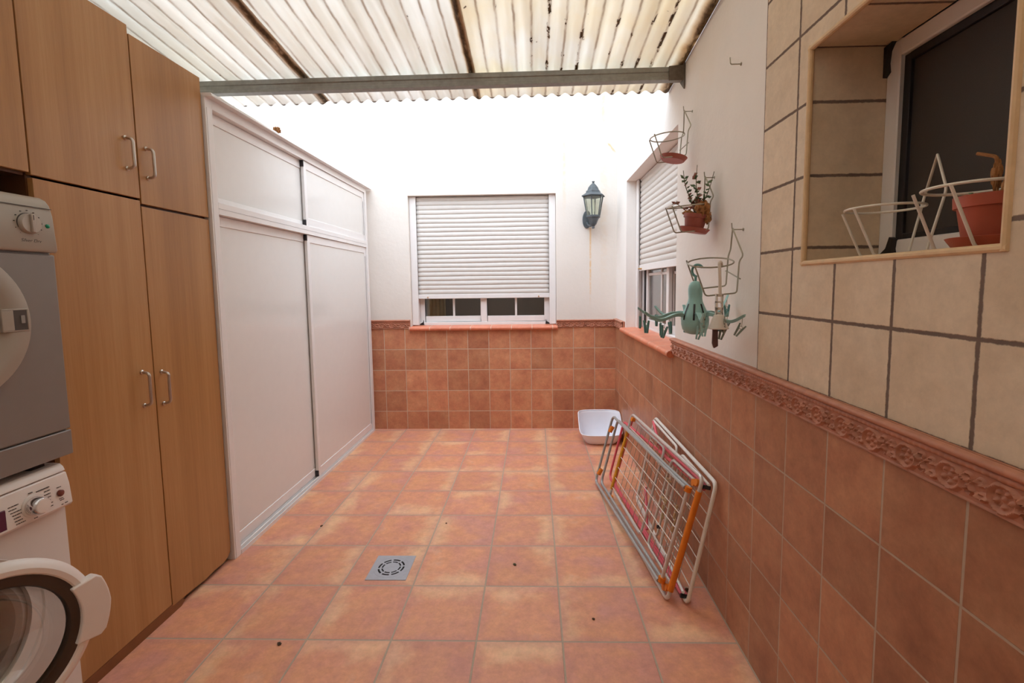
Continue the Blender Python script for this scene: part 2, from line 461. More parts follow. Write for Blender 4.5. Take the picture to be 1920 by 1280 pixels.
# ------------------------------------------------------------------ camera
f_, pit, yaw, roll, cz = 881.77503, -.084683, -.027493, -.012457, 1.37879
PPX, PPY = 16.23884, -31.02407
cp, sp, cy_, sy_ = math.cos(pit), math.sin(pit), math.cos(yaw), math.sin(yaw)
fw = Vector((sy_ * cp, cy_ * cp, sp)); rt = Vector((cy_, -sy_, 0)); up = rt.cross(fw)
r2 = rt * math.cos(roll) + up * math.sin(roll); u2 = up * math.cos(roll) - rt * math.sin(roll)
cam = bpy.data.cameras.new('camera'); camo = bpy.data.objects.new('camera', cam); COL.objects.link(camo)
camo.matrix_world = Matrix(((r2.x, u2.x, -fw.x, 0), (r2.y, u2.y, -fw.y, 0), (r2.z, u2.z, -fw.z, cz), (0, 0, 0, 1)))
cam.sensor_fit = 'HORIZONTAL'; cam.sensor_width = 36; cam.lens = f_ / 1920 * 36
cam.shift_x = -PPX / 1920; cam.shift_y = PPY / 1920
cam.clip_start = .02
SC.camera = camo

# ------------------------------------------------------------------ room shell
XL, YN, ZT = -2.15, -1.25, 3.75
struct(MB().box((XL - .2, YN - .2, -.12), (1.15, 6.2, 0)).obj('floor', M['floor'], smooth=False), 'terracotta tiled patio floor', 'floor')
W1 = (-1.165, .217, .975, 2.222)          # window in the back wall x0 x1 z0 z1
yb = YB + .010
b = MB()
b.box((XL - .2, yb, 0), (W1[0], yb + .3, ZT)); b.box((W1[1], yb, 0), (1.15, yb + .3, ZT))
b.box((W1[0], yb, 0), (W1[1], yb + .3, W1[2])); b.box((W1[0], yb, W1[3]), (W1[1], yb + .3, ZT))
struct(b.obj('wall_back', M['plaster_back'], smooth=False), 'white plastered back wall above brown tiles', 'wall')
W2 = (2.61, 4.0, .975, 2.224)             # window in the right wall y0 y1 z0 z1
NI = (.797, 1.376, 1.43, 2.018)           # niche window in the beige tiles
xr = XR + .010
b = MB()
b.box((xr, YN, 0), (xr + .3, NI[0] - .008, ZT)); b.box((xr, NI[1] + .008, 0), (xr + .3, W2[0], ZT)); b.box((xr, W2[1], 0), (xr + .3, yb, ZT))
b.box((xr, NI[0] - .008, 0), (xr + .3, NI[1] + .008, NI[2] - .008)); b.box((xr, NI[0] - .008, NI[3] + .008), (xr + .3, NI[1] + .008, ZT))
b.box((xr, W2[0], 0), (xr + .3, W2[1], W2[2])); b.box((xr, W2[0], W2[3]), (xr + .3, W2[1], ZT))
struct(b.obj('wall_right', M['plaster'], smooth=False), 'white plastered right wall', 'wall')
struct(MB().box((XL - .2, YN, 0), (XL, yb, ZT)).obj('wall_left', M['plaster'], smooth=False), 'white wall behind the wardrobes', 'wall')
struct(MB().box((XL - .2, YN - .2, 0), (1.15, YN, ZT)).obj('wall_near', M['plaster'], smooth=False), 'wall at the viewer side of the patio', 'wall')

# wainscot tiling and sills
b = MB()
b.box((XL, YB, 0), (XR + .005, yb, .9785))
struct(b.obj('trim_1', M['tile_back'], smooth=False), 'brown tile wainscot on the back wall', 'wall tiles')
struct(MB().box((XR, YN, 0), (xr, YB, .9892)).obj('trim_2', M['tile_right'], smooth=False), 'brown tile wainscot on the right wall', 'wall tiles')
b = MB()
y1 = 1.6315
b.box((XR - .001, YN, 1.0746), (xr, NI[0], ZT)); b.box((XR - .001, NI[1], 1.0746), (xr, y1, ZT))
b.box((XR - .001, NI[0], 1.0746), (xr, NI[1], NI[2])); b.box((XR - .001, NI[0], NI[3]), (xr, NI[1], ZT))
struct(b.obj('trim_3', M['beige'], smooth=False), 'beige stone tiles around the kitchen window', 'wall tiles')

def border(name, along, outward, a0, a1, base, z0, z1, phase, label):
    """relief tile border: bead roll on top, rope row, scroll rosettes; real relief"""
    L = abs(a1 - a0); nu = max(8, int(L / .0028)); nv = 34
    H = z1 - z0
    def prof(u, t):
        s = (u + phase) % .2
        h = .010
        if t > .80:                                   # top roll
            q = (t - .80) / .20
            h = .012 + .010 * math.sin(PI * (0.1 + .8 * q))
            if q > .93: h = .010
        elif t > .66:                                 # rope row
            q = (t - .66) / .14
            h = .011 + .004 * math.sin(PI * q) * (.45 + .55 * abs(math.sin((u + phase) * PI / .0145)))
        elif t > .04:
            q = (t - .04) / .62
            v = (q - .5) * H * .66
            c = (s % .1) - .05
            r = math.hypot(c, v); th = math.atan2(v, c)
            h = .0065
            h += .0085 * math.exp(-((r - .0240) / .0042) ** 2)
            h += .0085 * math.exp(-((r - .0130) / .0040) ** 2) * (.5 + .5 * math.cos(5 * th + 1))
            h += .0075 * math.exp(-(r / .0042) ** 2)
            for (qc, qv) in ((-.040, .012), (.040, -.012), (-.036, -.014), (.036, .014)):
                h += .0065 * math.exp(-((math.hypot(c - qc, v - qv) - .0065) / .0028) ** 2)
            sw = .0165 * math.sin(c / .05 * PI + .6)
            if r > .026:
                h += .0075 * math.exp(-((v - sw) / .0030) ** 2)
                h += .0065 * math.exp(-((v + sw * .7 + .004 * math.cos(c * 190)) / .0026) ** 2)
            h -= .004 * math.exp(-(min(s, .2 - s) / .0012) ** 2)
        return h
    def fn(i, j):
        u = a0 + (a1 - a0) * i
        z = z0 + H * j
        h = prof(abs(u - a0), j)
        p = [0, 0, z]; p[along] = u
        o = 1 - along
        p[o] = base + outward * h
        return tuple(p)
    m = MB().grid(fn, nu, nv)
    # closing back box
    p0 = [0, 0, z0]; p1 = [0, 0, z1]; p0[along] = a0; p1[along] = a1
    p0[1 - along] = base - outward * .01; p1[1 - along] = base + outward * .0075
    m.box(p0, p1)
    o = m.obj(name, M['border'], ang=60)
    return struct(o, label, 'tile border')
border('trim_4', 1, -1, 2.61, YN, XR, .9892, 1.0775, 0, 'terracotta relief border along the right wall')
border('trim_5', 0, -1, XL, -1.176, YB, .9785, 1.062, .05, 'relief border left of the back window')
border('trim_6', 0, -1, .217, XR, YB, .9785, 1.048, .02, 'relief border under the lantern')
border('trim_7', 1, -1, YB, 4.03, XR, .9825, 1.055, .02, 'relief border in the corner of the right wall')

def sill(name, along, a0, a1, front, back, ztop, zb, mat, label):
    # bullnose profile in the (depth, z) plane
    h = ztop - zb; r = h / 2
    pr = [(back, zb), (back, ztop + .012)]
    dirn = 1 if back > front else -1
    for k in range(9):
        a = PI / 2 + PI * k / 8
        pr.append((front + dirn * (r + r * math.cos(a)), zb + r + r * math.sin(a)))
    P = []
    for d, z in pr:
        p = [0, 0, z]; p[1 - along] = d; p[along] = a0; P.append(p)
    v = [0, 0, 0]; v[along] = a1 - a0
    return struct(MB().prism(P, v).obj(name, mat, ang=50), label, 'window sill')
sill('trim_8', 0, -1.180, .226, 4.402, 4.60, .992, .958, M['sill1'], 'terracotta sill of the back window')
sill('trim_9', 1, 2.595, 4.03, .733, .97, 1.006, .968, M['sill2'], 'terracotta sill of the right window')

# niche: edging and lining tiles
b = MB()
for a, c in (((NI[0], NI[2]), (NI[1], NI[2])), ((NI[1], NI[2]), (NI[1], NI[3])), ((NI[1], NI[3]), (NI[0], NI[3])), ((NI[0], NI[3]), (NI[0], NI[2]))):
    dy, dz = c[0] - a[0], c[1] - a[1]; L = math.hypot(dy, dz); dy /= L; dz /= L
    e = .006
    b.tube([(XR + .001, a[0] - dy * e, a[1] - dz * e), (XR + .001, c[0] + dy * e, c[1] + dz * e)], .0078, 10)
struct(b.obj('trim_10', M['beige_trim']), 'rounded beige edging of the niche', 'trim')
ND = .98
struct(MB().box((XR + .004, NI[1], NI[2]), (ND + .06, NI[1] + .008, NI[3])).box((XR + .004, NI[0] - .008, NI[2]), (ND + .06, NI[0], NI[3]))
       .obj('trim_11', M['beige_jamb'], smooth=False), 'tiled sides of the niche', 'wall tiles')
struct(MB().box((XR + .004, NI[0], NI[3]), (ND + .06, NI[1], NI[3] + .008)).obj('trim_12', M['beige_head'], smooth=False), 'tiled top of the niche', 'wall tiles')
struct(MB().box((XR + .004, NI[0], NI[2] - .008), (ND + .06, NI[1], NI[2])).obj('trim_13', M['beige_trim'], smooth=False), 'floor of the niche', 'wall tiles')

# ------------------------------------------------------------------ roof
def zroof(x, y): return 2.483 - .105 * (y - 2.51) + .007 * (x + .4)
PIT = .076; AMP = .0095
roof = sroot('ceiling', (0, 0, 0), 'corrugated translucent sheet roof', 'roof')
def sheet(x0, x1, lift, ys):
    nx = int((x1 - x0) / PIT * 10)
    def fn(i, j):
        x = x0 + (x1 - x0) * i; y = ys + (2.80 - ys) * j
        ph = (x + 2.2) / PIT * 2 * PI
        return (x, y, zroof(x, y) - AMP * math.cos(ph) + lift)
    return MB().grid(fn, nx, 24).obj('corrugated_sheet', M['roof'], roof, solid=.0016, ang=80)
RY = -1.24
sheet(-2.148, -1.168, 0, RY); sheet(-1.205, -.288, .0022, RY); sheet(-.325, .781, .0044, RY)

beam = thing('steel_beam', 'grey galvanised steel beam carrying the corrugated roof sheets', 'beam', (-.6, 2.52, 2.4))
def bz(x): return .006 * (x + .4)
prof = [(2.510, 2.404), (2.510, 2.420), (2.514, 2.424), (2.514, 2.440), (2.510, 2.444), (2.510, 2.466), (2.552, 2.466), (2.552, 2.404)]
P0 = [(-2.149, y, z + bz(-2.149)) for y, z in prof]
m = MB(); n = len(prof)
P1 = [(.779, y, z + bz(.779)) for y, z in prof]
m.add(P0 + P1, [tuple(range(n)), tuple(range(2*n-1, n-1, -1))] + [(i, (i+1) % n, n + (i+1) % n, n + i) for i in range(n)])
m.obj('beam_profile', M['galv'], beam, smooth=False)
lab(MB().prism([(.70, 2.503, 2.405), (.779, 2.503, 2.405), (.779, 2.503, 2.48), (.70, 2.503, 2.474)], (0, .006, 0))
    .prism([(.779, 2.50, 2.36), (.779, 2.50, 2.50), (.779, 2.58, 2.50), (.779, 2.56, 2.41)], (-.006, 0, 0)).obj('wall_bracket', M['galv_dark'], beam, smooth=False), 'rusty bracket at the wall end')

# ------------------------------------------------------------------ windows and shutters
def slat_curtain(axis, a0, a1, plane, outward, z0, z1, pitch, warp):
    ns = int(round((z1 - z0) / pitch)); nv = ns * 8; nu = 24
    def fn(i, j):
        a = a0 + (a1 - a0) * i; z = z0 + (z1 - z0) * j
        ph = ((z - z0) / pitch) % 1.0
        if ph < .16: h = -.0035 + .0045 * (ph / .16) ** .6 * .5
        else: h = .0055 * math.sin(PI * ((ph - .16) / .84) ** .8) ** .7
        k = int((z - z0) / pitch - 1e-6)
        zz = z + warp * math.sin(i * 7.0 + k * 1.3) * math.sin(PI * i)
        p = [0, 0, zz]; p[axis] = a; p[1 - axis] = plane + outward * h
        return tuple(p)
    return MB().grid(fn, nu, nv)
# --- back window
sh = thing('roller_shutter', 'white roller shutter over the back wall window, lowered almost to the sill', 'roller shutter', (-.47, 4.5, 1.26), 'window roller shutters')
slat_curtain(0, -1.108, .160, 4.512, -1, 1.297, 2.215, .0418, .0022).obj('slat_curtain', M['shutter'], sh, solid=.003, ang=50)
MB().box((-1.106, 4.503, 1.257), (.158, 4.519, 1.299)).obj('bottom_rail', M['alu'], sh, bevel=.003)
for x0, x1 in ((-1.163, -1.102), (.154, .215)):
    MB().box((x0, 4.488, 1.006), (x1, 4.500, 2.22)).box((x0, 4.50, 1.006), (x0 + .01 if x0 < 0 else x1, 4.535, 2.22) if x0 < 0 else (x1, 4.535, 2.22)) if False else \
    MB().box((x0, 4.488, 1.006), (x1, 4.502, 2.22)).box((x0 if x0 < -1 else x1 - .012, 4.502, 1.006), (x0 + .012 if x0 < -1 else x1, 4.535, 2.22)).obj('guide_rail', M['alu'], sh, bevel=.002)
for x in (-1.012, .052):
    MB().lathe([(.0, 0), (.007, 0), (.007, .012), (.004, .02), (0, .02)], 10, Matrix.Translation((x, 4.503, 1.271)) @ Matrix.Rotation(PI/2, 4, 'X')).obj('stopper', M['brass'], sh)
w = sroot('window_1', (-.47, 4.56, 1.0), 'white sliding window in the back wall', 'window')
b = MB(); y0, y1_ = 4.536, 4.60
b.box((W1[0], y0, 1.0), (W1[0] + .058, y1_, 2.222)); b.box((W1[1] - .058, y0, 1.0), (W1[1], y1_, 2.222))
b.box((W1[0] + .058, y0, 1.0), (W1[1] - .058, y1_, 1.028)); b.box((W1[0] + .058, y0, 2.17), (W1[1] - .058, y1_, 2.222))
b.obj('window_frame', M['alu'], w, bevel=.003)
def sash(par, x0, x1, y, bar, wl, wr):
    m = MB(); z0, z1 = 1.029, 2.168
    m.box((x0, y, z0), (x0 + wl, y + .026, z1)); m.box((x1 - wr, y, z0), (x1, y + .026, z1))
    m.box((x0 + wl, y, z0), (x1 - wr, y + .026, z0 + .056)); m.box((x0 + wl, y, z1 - .05), (x1 - wr, y + .026, z1))
    m.box((bar - .010, y + .004, z0 + .056), (bar + .010, y + .024, z1 - .05)); m.box((x0 + wl, y + .004, 1.66), (x1 - wr, y + .024, 1.68))
    s_ = m.obj('sash', M['alu'], par, bevel=.003)
    MB().box((x0 + wl, y + .012, z0 + .056), (x1 - wr, y + .017, z1 - .05)).obj('pane', M['glass'], s_, smooth=False)
sash(w, -1.106, -.462, 4.570, -.776, .05, .05)
sash(w, -.508, .158, 4.541, -.168, .062, .05)
for x, s_ in ((-1.09, 1), (.142, -1)):
    MB().prism([(x - s_*.018, 4.530, 1.004), (x + s_*.028, 4.530, 1.004), (x + s_*.026, 4.530, 1.012), (x + s_*.022, 4.530, 1.05), (x + s_*.016, 4.530, 1.03), (x - s_*.006, 4.530, 1.018)], (0, .012, 0)).obj('corner_block', M['black'], w)
# --- right window
sh2 = thing('roller_shutter', 'half raised white roller shutter of the right wall window beside the pot holders', 'roller shutter', (.875, 3.3, 1.5), 'window roller shutters')
slat_curtain(1, 2.66, 3.925, .886, -1, 1.528, 2.218, .0418, .001).obj('slat_curtain', M['shutter'], sh2, solid=.003, ang=50)
MB().box((.876, 2.66, 1.482), (.893, 3.925, 1.53)).obj('bottom_rail', M['alu'], sh2, bevel=.003)
for q0, q1 in ((2.612, 2.668), (3.932, 3.998)):
    MB().box((.862, q0, 1.006), (.875, q1, 2.222)).box((.875, q0 if q0 < 3 else q1 - .012, 1.006), (.908, q0 + .012 if q0 < 3 else q1, 2.222)).obj('guide_rail', M['alu'], sh2, bevel=.002)
for y in (2.80, 3.84):
    MB().lathe([(.0, 0), (.007, 0), (.007, .016), (.004, .03), (0, .03)], 10, Matrix.Translation((.876, y, 1.497)) @ Matrix.Rotation(-PI/2, 4, 'Y')).obj('stopper', M['brass'], sh2)
w = sroot('window_2', (.93, 3.3, 1.0), 'white sliding window in the right wall', 'window')
b = MB()
b.box((.912, 2.612, 1.0), (.975, 2.668, 2.224)); b.box((.912, 3.90, 1.0), (.975, 3.998, 2.224))
b.box((.912, 2.668, 1.0), (.975, 3.90, 1.03)); b.box((.912, 2.668, 2.17), (.975, 3.90, 2.224))
b.obj('window_frame', M['alu'], w, bevel=.003)
lab(MB().box((.9095, 3.856, 1.03), (.972, 3.899, 2.17)).obj('seal', M['black'], w), 'black seal strip')
def sash_y(par, a0, a1, x, bar):
    m = MB(); z0, z1 = 1.031, 2.168; wd = .058
    m.box((x, a0, z0), (x + .026, a0 + wd, z1)); m.box((x, a1 - wd, z0), (x + .026, a1, z1))
    m.box((x, a0 + wd, z0), (x + .026, a1 - wd, z0 + .06)); m.box((x, a0 + wd, z1 - .05), (x + .026, a1 - wd, z1))
    m.box((x + .004, bar - .01, z0 + .06), (x + .022, bar + .01, z1 - .05)); m.box((x + .004, a0 + wd, 1.44), (x + .022, a1 - wd, 1.46))
    s_ = m.obj('sash', M['alu'], par, bevel=.003)
    MB().box((x + .011, a0 + wd, z0 + .06), (x + .016, a1 - wd, z1 - .05)).obj('pane', M['glass'], s_, smooth=False)
sash_y(w, 3.22, 3.855, .917, 3.42)
sash_y(w, 2.67, 3.28, .946, 2.97)
# --- kitchen window in the niche
w = sroot('window_3', (ND, 1.09, 1.43), 'white framed kitchen window with dark insect mesh in the niche', 'window')
b = MB(); fy0, fy1 = NI[0], NI[1]
fr = .046
b.box((ND, fy0, NI[2]), (ND + .05, fy0 + fr, NI[3])); b.box((ND, fy1 - fr, NI[2]), (ND + .05, fy1, NI[3]))
b.box((ND, fy0 + fr, NI[2]), (ND + .05, fy1 - fr, NI[2] + .058)); b.box((ND, fy0 + fr, NI[3] - fr), (ND + .05, fy1 - fr, NI[3]))
b.obj('window_frame', M['alu'], w, bevel=.004)
b = MB()
b.box((ND + .012, fy0 + fr, NI[2] + .058), (ND + .034, fy0 + fr + .022, NI[3] - fr)); b.box((ND + .012, fy1 - fr - .022, NI[2] + .058), (ND + .034, fy1 - fr, NI[3] - fr))
b.box((ND + .012, fy0 + fr + .022, NI[2] + .058), (ND + .034, fy1 - fr - .022, NI[2] + .074)); b.box((ND + .012, fy0 + fr + .022, NI[3] - fr - .02), (ND + .034, fy1 - fr - .022, NI[3] - fr))
lab(b.obj('screen_frame', M['black'], w, bevel=.002), 'dark brown screen frame')
lab(MB().box((ND + .022, fy0 + fr + .022, NI[2] + .074), (ND + .024, fy1 - fr - .022, NI[3] - fr - .02)).obj('insect_mesh', M['screen'], w, smooth=False), 'dark grey insect mesh')
for z, s_ in ((NI[2], 1), (NI[3], -1)):
    pts = [(ND - .012, fy1 - .002, z), (ND - .012, fy1 - .075, z), (ND - .012, fy1 - .066, z + s_*.034), (ND - .012, fy1 - .070, z + s_*.060), (ND - .012, fy1 - .056, z + s_*.066), (ND - .012, fy1 - .044, z + s_*.036), (ND - .012, fy1 - .002, z + s_*.006)]
    if s_ < 0: pts = [(ND - .012, fy1 - .001, z - .005), (ND - .012, fy1 - .030, z - .001), (ND - .012, fy1 - .016, z - .02), (ND - .012, fy1 - .012, z - .05), (ND - .012, fy1 - .016, z - .075), (ND - .012, fy1 - .002, z - .085)]
    MB().prism(pts, (.014, 0, 0)).obj('corner_block', M['black'], w)

# unseen rooms behind the windows; upper far wall left open to brighten them
def room(name, lo, hi, open_face, mat, label):
    x0, y0, z0 = lo; x1, y1, z1 = hi; t = .05; m = MB()
    m.box((x0, y0, z0 - t), (x1, y1, z0)); m.box((x0, y0, z1), (x1, y1, z1 + t))
    if open_face != '-x': m.box((x0 - t, y0, z0), (x0, y1, z1))
    if open_face == '-x':
        m.box((x1, y0, z0), (x1 + t, y1, z0 + 1.45))
    else:
        m.box((x1, y0, z0), (x1 + t, y1, z1))
    if open_face != '-y': m.box((x0, y0 - t, z0), (x1, y0, z1))
    m.box((x0, y1, z0), (x1, y1 + t, z1 if open_face == '-x' else z0 + 1.45))
    return struct(m.obj(name, mat, smooth=False), label, 'room')
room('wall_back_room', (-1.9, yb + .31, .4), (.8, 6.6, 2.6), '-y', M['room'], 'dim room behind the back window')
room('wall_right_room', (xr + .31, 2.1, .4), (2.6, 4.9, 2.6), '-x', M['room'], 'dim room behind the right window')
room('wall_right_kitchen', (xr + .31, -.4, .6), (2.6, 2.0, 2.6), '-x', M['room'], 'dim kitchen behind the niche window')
def curtain(name, axis, a0, a1, plane, z0, z1, mat, label, nf=7):
    def fn(i, j):
        a = a0 + (a1 - a0) * i; z = z0 + (z1 - z0) * j
        p = [0, 0, z]; p[axis] = a; p[1 - axis] = plane + .014 * math.sin(i * nf * 2 * PI) * (1 - .3 * j)
        return tuple(p)
    return tag(MB().grid(fn, nf * 10, 4).obj(name, mat, solid=.002, ang=80), label, 'curtain')
curtain('curtain', 0, -1.09, -.90, 4.80, .55, 2.5, M['curtain'], 'beige curtain hanging behind the left pane of the back window', 5)
curtain('net_curtain', 1, 2.9, 3.85, 1.16, .55, 2.5, M['curtain_gr'], 'pale grey net curtain behind the right wall window', 14)

# ------------------------------------------------------------------ wooden cupboards
XD = -1.550
def bow_handle(y, z0, z1, parent):
    b = MB(); o = .030
    pts = fillet([(XD, y, z1), (XD + o, y, z1 - .004), (XD + o, y, z0 + .004), (XD, y, z0)], .024, 7)
    b.tube(pts, .0055, 10)
    for z in (z0, z1):
        b.lathe([(0, 0), (.009, 0), (.009, .003), (.0055, .006)], 12, Matrix.Translation((XD, y, z)) @ Matrix.Rotation(PI/2, 4, 'Y'))
    return lab(b.obj('handle', M['steel'], parent), 'satin metal bow handle')
cup = thing('tall_cupboard', 'tall beech wood cupboard with four doors beside the white sliding wardrobe', 'cupboard', (-1.84, 1.845, 0))
b = MB()
cx0, cx1 = -2.148, XD - .0185
b.box((cx0, 1.447, .055), (cx1, 1.465, 2.372)); b.box((cx0, 2.226, .045), (cx1, 2.244, 2.350))
b.box((cx0, 1.465, .055), (cx1, 2.226, .075)); b.box((cx0, 1.465, 2.330), (cx1, 2.226, 2.349)); b.box((cx0, 1.465, 1.71), (cx1, 2.226, 1.728))
b.box((cx0, 1.465, .075), (cx0 + .01, 2.226, 2.330)); b.box((cx0 + .01, 1.846, .075), (cx1 - .004, 1.862, 1.71))
for y in (1.47, 1.83, 2.20):
    b.box((cx0 + .05, y, 0), (cx0 + .08, y + .03, .055))
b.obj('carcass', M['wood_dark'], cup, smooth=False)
def door(y0, y1, z0, z1, hy, hz0, hz1, poly=None):
    m = MB()
    if poly: m.prism([(XD - .018, y, z) for y, z in poly], (.018, 0, 0))
    else: m.box((XD - .018, y0, z0), (XD, y1, z1))
    d = m.obj('door', M['wood'], cup, bevel=.0012, smooth=False)
    bow_handle(hy, hz0, hz1, d)
door(1.449, 1.855, 1.738, 2.392, 1.806, 1.842, 1.957)
door(1.861, 2.248, 1.719, 2.363, 1.902, 1.826, 1.942)
door(1.452, 1.853, .043, 1.729, 1.796, .920, 1.054)
door(0, 0, 0, 0, 1.893, .904, 1.038, poly=[(1.858, 1.708), (2.247, 1.708), (2.245, .064), (2.238, .058), (2.242, .050), (2.232, .044), (2.226, .034), (2.212, .030), (2.19, .022), (2.12, .026), (2.06, .020), (1.98, .027), (1.858, .032)])
lab(MB().prism([(XD - .012, 1.452, 0), (XD - .012, 1.905, 0), (XD - .012, 1.925, .012), (XD - .012, 1.918, .024), (XD - .012, 1.945, .036), (XD - .012, 1.94, .042), (XD - .012, 1.452, .042)], (.012, 0, 0)).obj('plinth', M['plinth'], cup, smooth=False), 'brown plinth board with a broken end')
bc = thing('bridging_cabinet', 'beech wood wall cabinet above the tumble dryer, at the left edge', 'cabinet', (-1.84, 1.03, 1.74))
b = MB()
b.box((cx0, .62, 1.735), (cx1, .638, 2.37)); b.box((cx0, 1.424, 1.735), (cx1, 1.442, 2.37)); b.box((cx0, .638, 1.735), (cx1, 1.424, 1.753)); b.box((cx0, .638, 2.352), (cx1, 1.424, 2.37)); b.box((cx0, .638, 1.753), (cx0 + .01, 1.424, 2.352))
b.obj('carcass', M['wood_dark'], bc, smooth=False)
for y0, y1 in ((.622, 1.029), (1.033, 1.444)):
    MB().box((XD - .018, y0, 1.744), (XD, y1, 2.392)).obj('door', M['wood'], bc, bevel=.0012, smooth=False)

# ------------------------------------------------------------------ white sliding wardrobe
XW = -1.536
sw = thing('sliding_wardrobe', 'white aluminium wardrobe with four sliding doors against the back corner', 'wardrobe', (-1.84, 3.3, 0))
b = MB()
b.box((-2.14, 2.2535, 0), (XW, 2.304, 2.285)); b.box((XW, 2.262, 0), (XW + .002, 2.296, 2.235))           # near post
b.box((-1.60, 4.352, 0), (XW, 4.395, 2.285)); b.box((-2.14, 4.395, 0), (-1.572, 4.436, 2.285))           # far post and filler
b.box((-1.62, 2.304, 2.238), (XW, 4.352, 2.285))                                                          # head rail
b.box((-1.615, 2.304, 1.742), (XW, 4.352, 1.800))                                                         # transom
b.box((-2.14, 2.304, 0.0), (-2.125, 4.395, 2.285)); b.box((-2.125, 2.304, 2.26), (-1.62, 4.395, 2.285))
b.obj('frame', M['alu'], sw, bevel=.002)
MB().box((XW - .0005, 2.304, 1.7695), (XW + .001, 4.352, 1.7705)).obj('rail_groove', M['gasket'], sw, smooth=False)
m = MB()
m.prism([(-2.145, 2.2535, 2.287), (-1.500, 2.2535, 2.282), (-1.500, 2.2535, 2.287), (-1.506, 2.2535, 2.298), (-2.145, 2.2535, 2.300)], (0, 2.1825, 0))
lab(m.obj('top_cap', M['alu'], sw, smooth=False), 'white drip cap along the top')
m = MB()
m.box((-1.61, 2.304, 0), (XW + .004, 4.352, .012)); m.box((-1.552, 2.304, .012), (-1.545, 4.352, .034)); m.box((-1.578, 2.304, .012), (-1.571, 4.352, .034)); m.box((-1.532 - .004, 2.304, .012), (-1.532, 4.352, .022)); m.box((-1.61, 2.304, .012), (-1.598, 4.352, .034))
lab(m.obj('bottom_track', M['alu_raw'], sw, smooth=False), 'ribbed aluminium floor track')
def sdoor(y0, y1, z0, z1, x, st0, st1, rt_, rb):
    m = MB(); t = .020
    m.box((x - t, y0, z0), (x, y0 + st0, z1)); m.box((x - t, y1 - st1, z0), (x, y1, z1))
    m.box((x - t, y0 + st0, z0), (x, y1 - st1, z0 + rb)); m.box((x - t, y0 + st0, z1 - rt_), (x, y1 - st1, z1))
    d = m.obj('sliding_door', M['alu'], sw, bevel=.002)
    MB().box((x - t + .006, y0 + st0, z0 + rb), (x - .005, y1 - st1, z1 - rt_)).obj('panel', M['alu_panel'], d, smooth=False)
    return d
for (z0, z1, rt_, rb) in ((1.801, 2.236, .052, .03), (.036, 1.740, .05, .055)):
    sdoor(2.306, 3.275, z0, z1, XW - .0335, .014, .03, rt_, rb)
    d = sdoor(3.222, 4.349, z0, z1, XW - .010, .036, .034, .052, .055)
    for zz in (z0, z1 - .04):
        lab(MB().box((XW - .031, 3.2145, zz), (XW - .0085, 3.2235, zz + .04)).obj('end_clip', M['black'], d, bevel=.001), 'black plastic end clip')
    m = MB()
    m.box((XW - .012, 4.325, z0 + .05), (XW - .0075, 4.331, z1 - .08))
    lab(m.obj('lock_strip', M['gasket'], d, smooth=False), 'grey closing strip')

# ------------------------------------------------------------------ tumble dryer on washing machine
XDR = -1.442
dr = thing('tumble_dryer', 'silver grey tumble dryer stacked on the white washing machine', 'tumble dryer', (-1.74, 1.10, .856))
y0, y1 = .800, 1.394
MB().box((-2.03, y0, .874), (XDR - .012, y1, 1.640)).obj('casing', M['silver'], dr, bevel=.006)
MB().box((XDR - .012, y0, .954), (XDR, y1, 1.486)).obj('front_panel', M['silver'], dr, bevel=.004)
MB().box((XDR - .012, y0, .874), (XDR + .001, y1, .950)).obj('kick_panel', M['silver'], dr, bevel=.003)
pr = [(-1.62, 1.492), (XDR + .006, 1.492), (XDR + .010, 1.500), (XDR + .004, 1.60), (XDR - .003, 1.630), (XDR - .014, 1.646), (XDR - .03, 1.655), (-1.62, 1.660)]
MB().prism([(x, y0 - .002, z) for x, z in pr], (0, y1 - y0 + .004, 0)).obj('control_panel', M['silver_lt'], dr, bevel=.004, seg=3)
MB().box((XDR + .0005, y0, 1.6195), (XDR + .0030, y1, 1.6210)).obj('panel_seam', M['ink'], dr, smooth=False)
RX = Matrix.Rotation(PI/2, 4, 'Y')
def dial(name, x, y, z, prof, mat, par, n=32, cap=True): return MB().lathe(prof, n, Matrix.Translation((x, y, z)) @ RX, cap=cap).obj(name, mat, par)
dial('dial_ring', XDR + .002, 1.3215, 1.570, [(0, 0), (.0305, 0), (.0305, .0045), (0, .0045)], M['ink'], dr)
kb = dial('dial', XDR + .004, 1.3215, 1.570, [(0, 0), (.0285, 0), (.0285, .010), (.026, .014), (0, .014)], M['knob'], dr)
MB().box((XDR + .017, 1.3165, 1.545), (XDR + .024, 1.3265, 1.596)).obj('grip', M['knob'], kb, bevel=.002)
MB().box((XDR + .0235, 1.3205, 1.580), (XDR + .0245, 1.3225, 1.594)).obj('pointer', M['ink'], kb, smooth=False)
m = MB()
for k in range(11):
    a = math.radians(-140 + 28 * k); r = .037
    m.box((XDR + .004, 1.3215 + r * math.sin(a) - .0012, 1.57 + r * math.cos(a) - .0012), (XDR + .0075, 1.3215 + r * math.sin(a) + .0012, 1.57 + r * math.cos(a) + .0012))
m.obj('dial_marks', M['ink'], dr, smooth=False)
lab(dial('indicator_lamp', XDR + .003, 1.3745, 1.569, [(0, 0), (.006, 0), (.006, .005), (.004, .007), (0, .008)], M['green'], dr, 16), 'green indicator lamp')
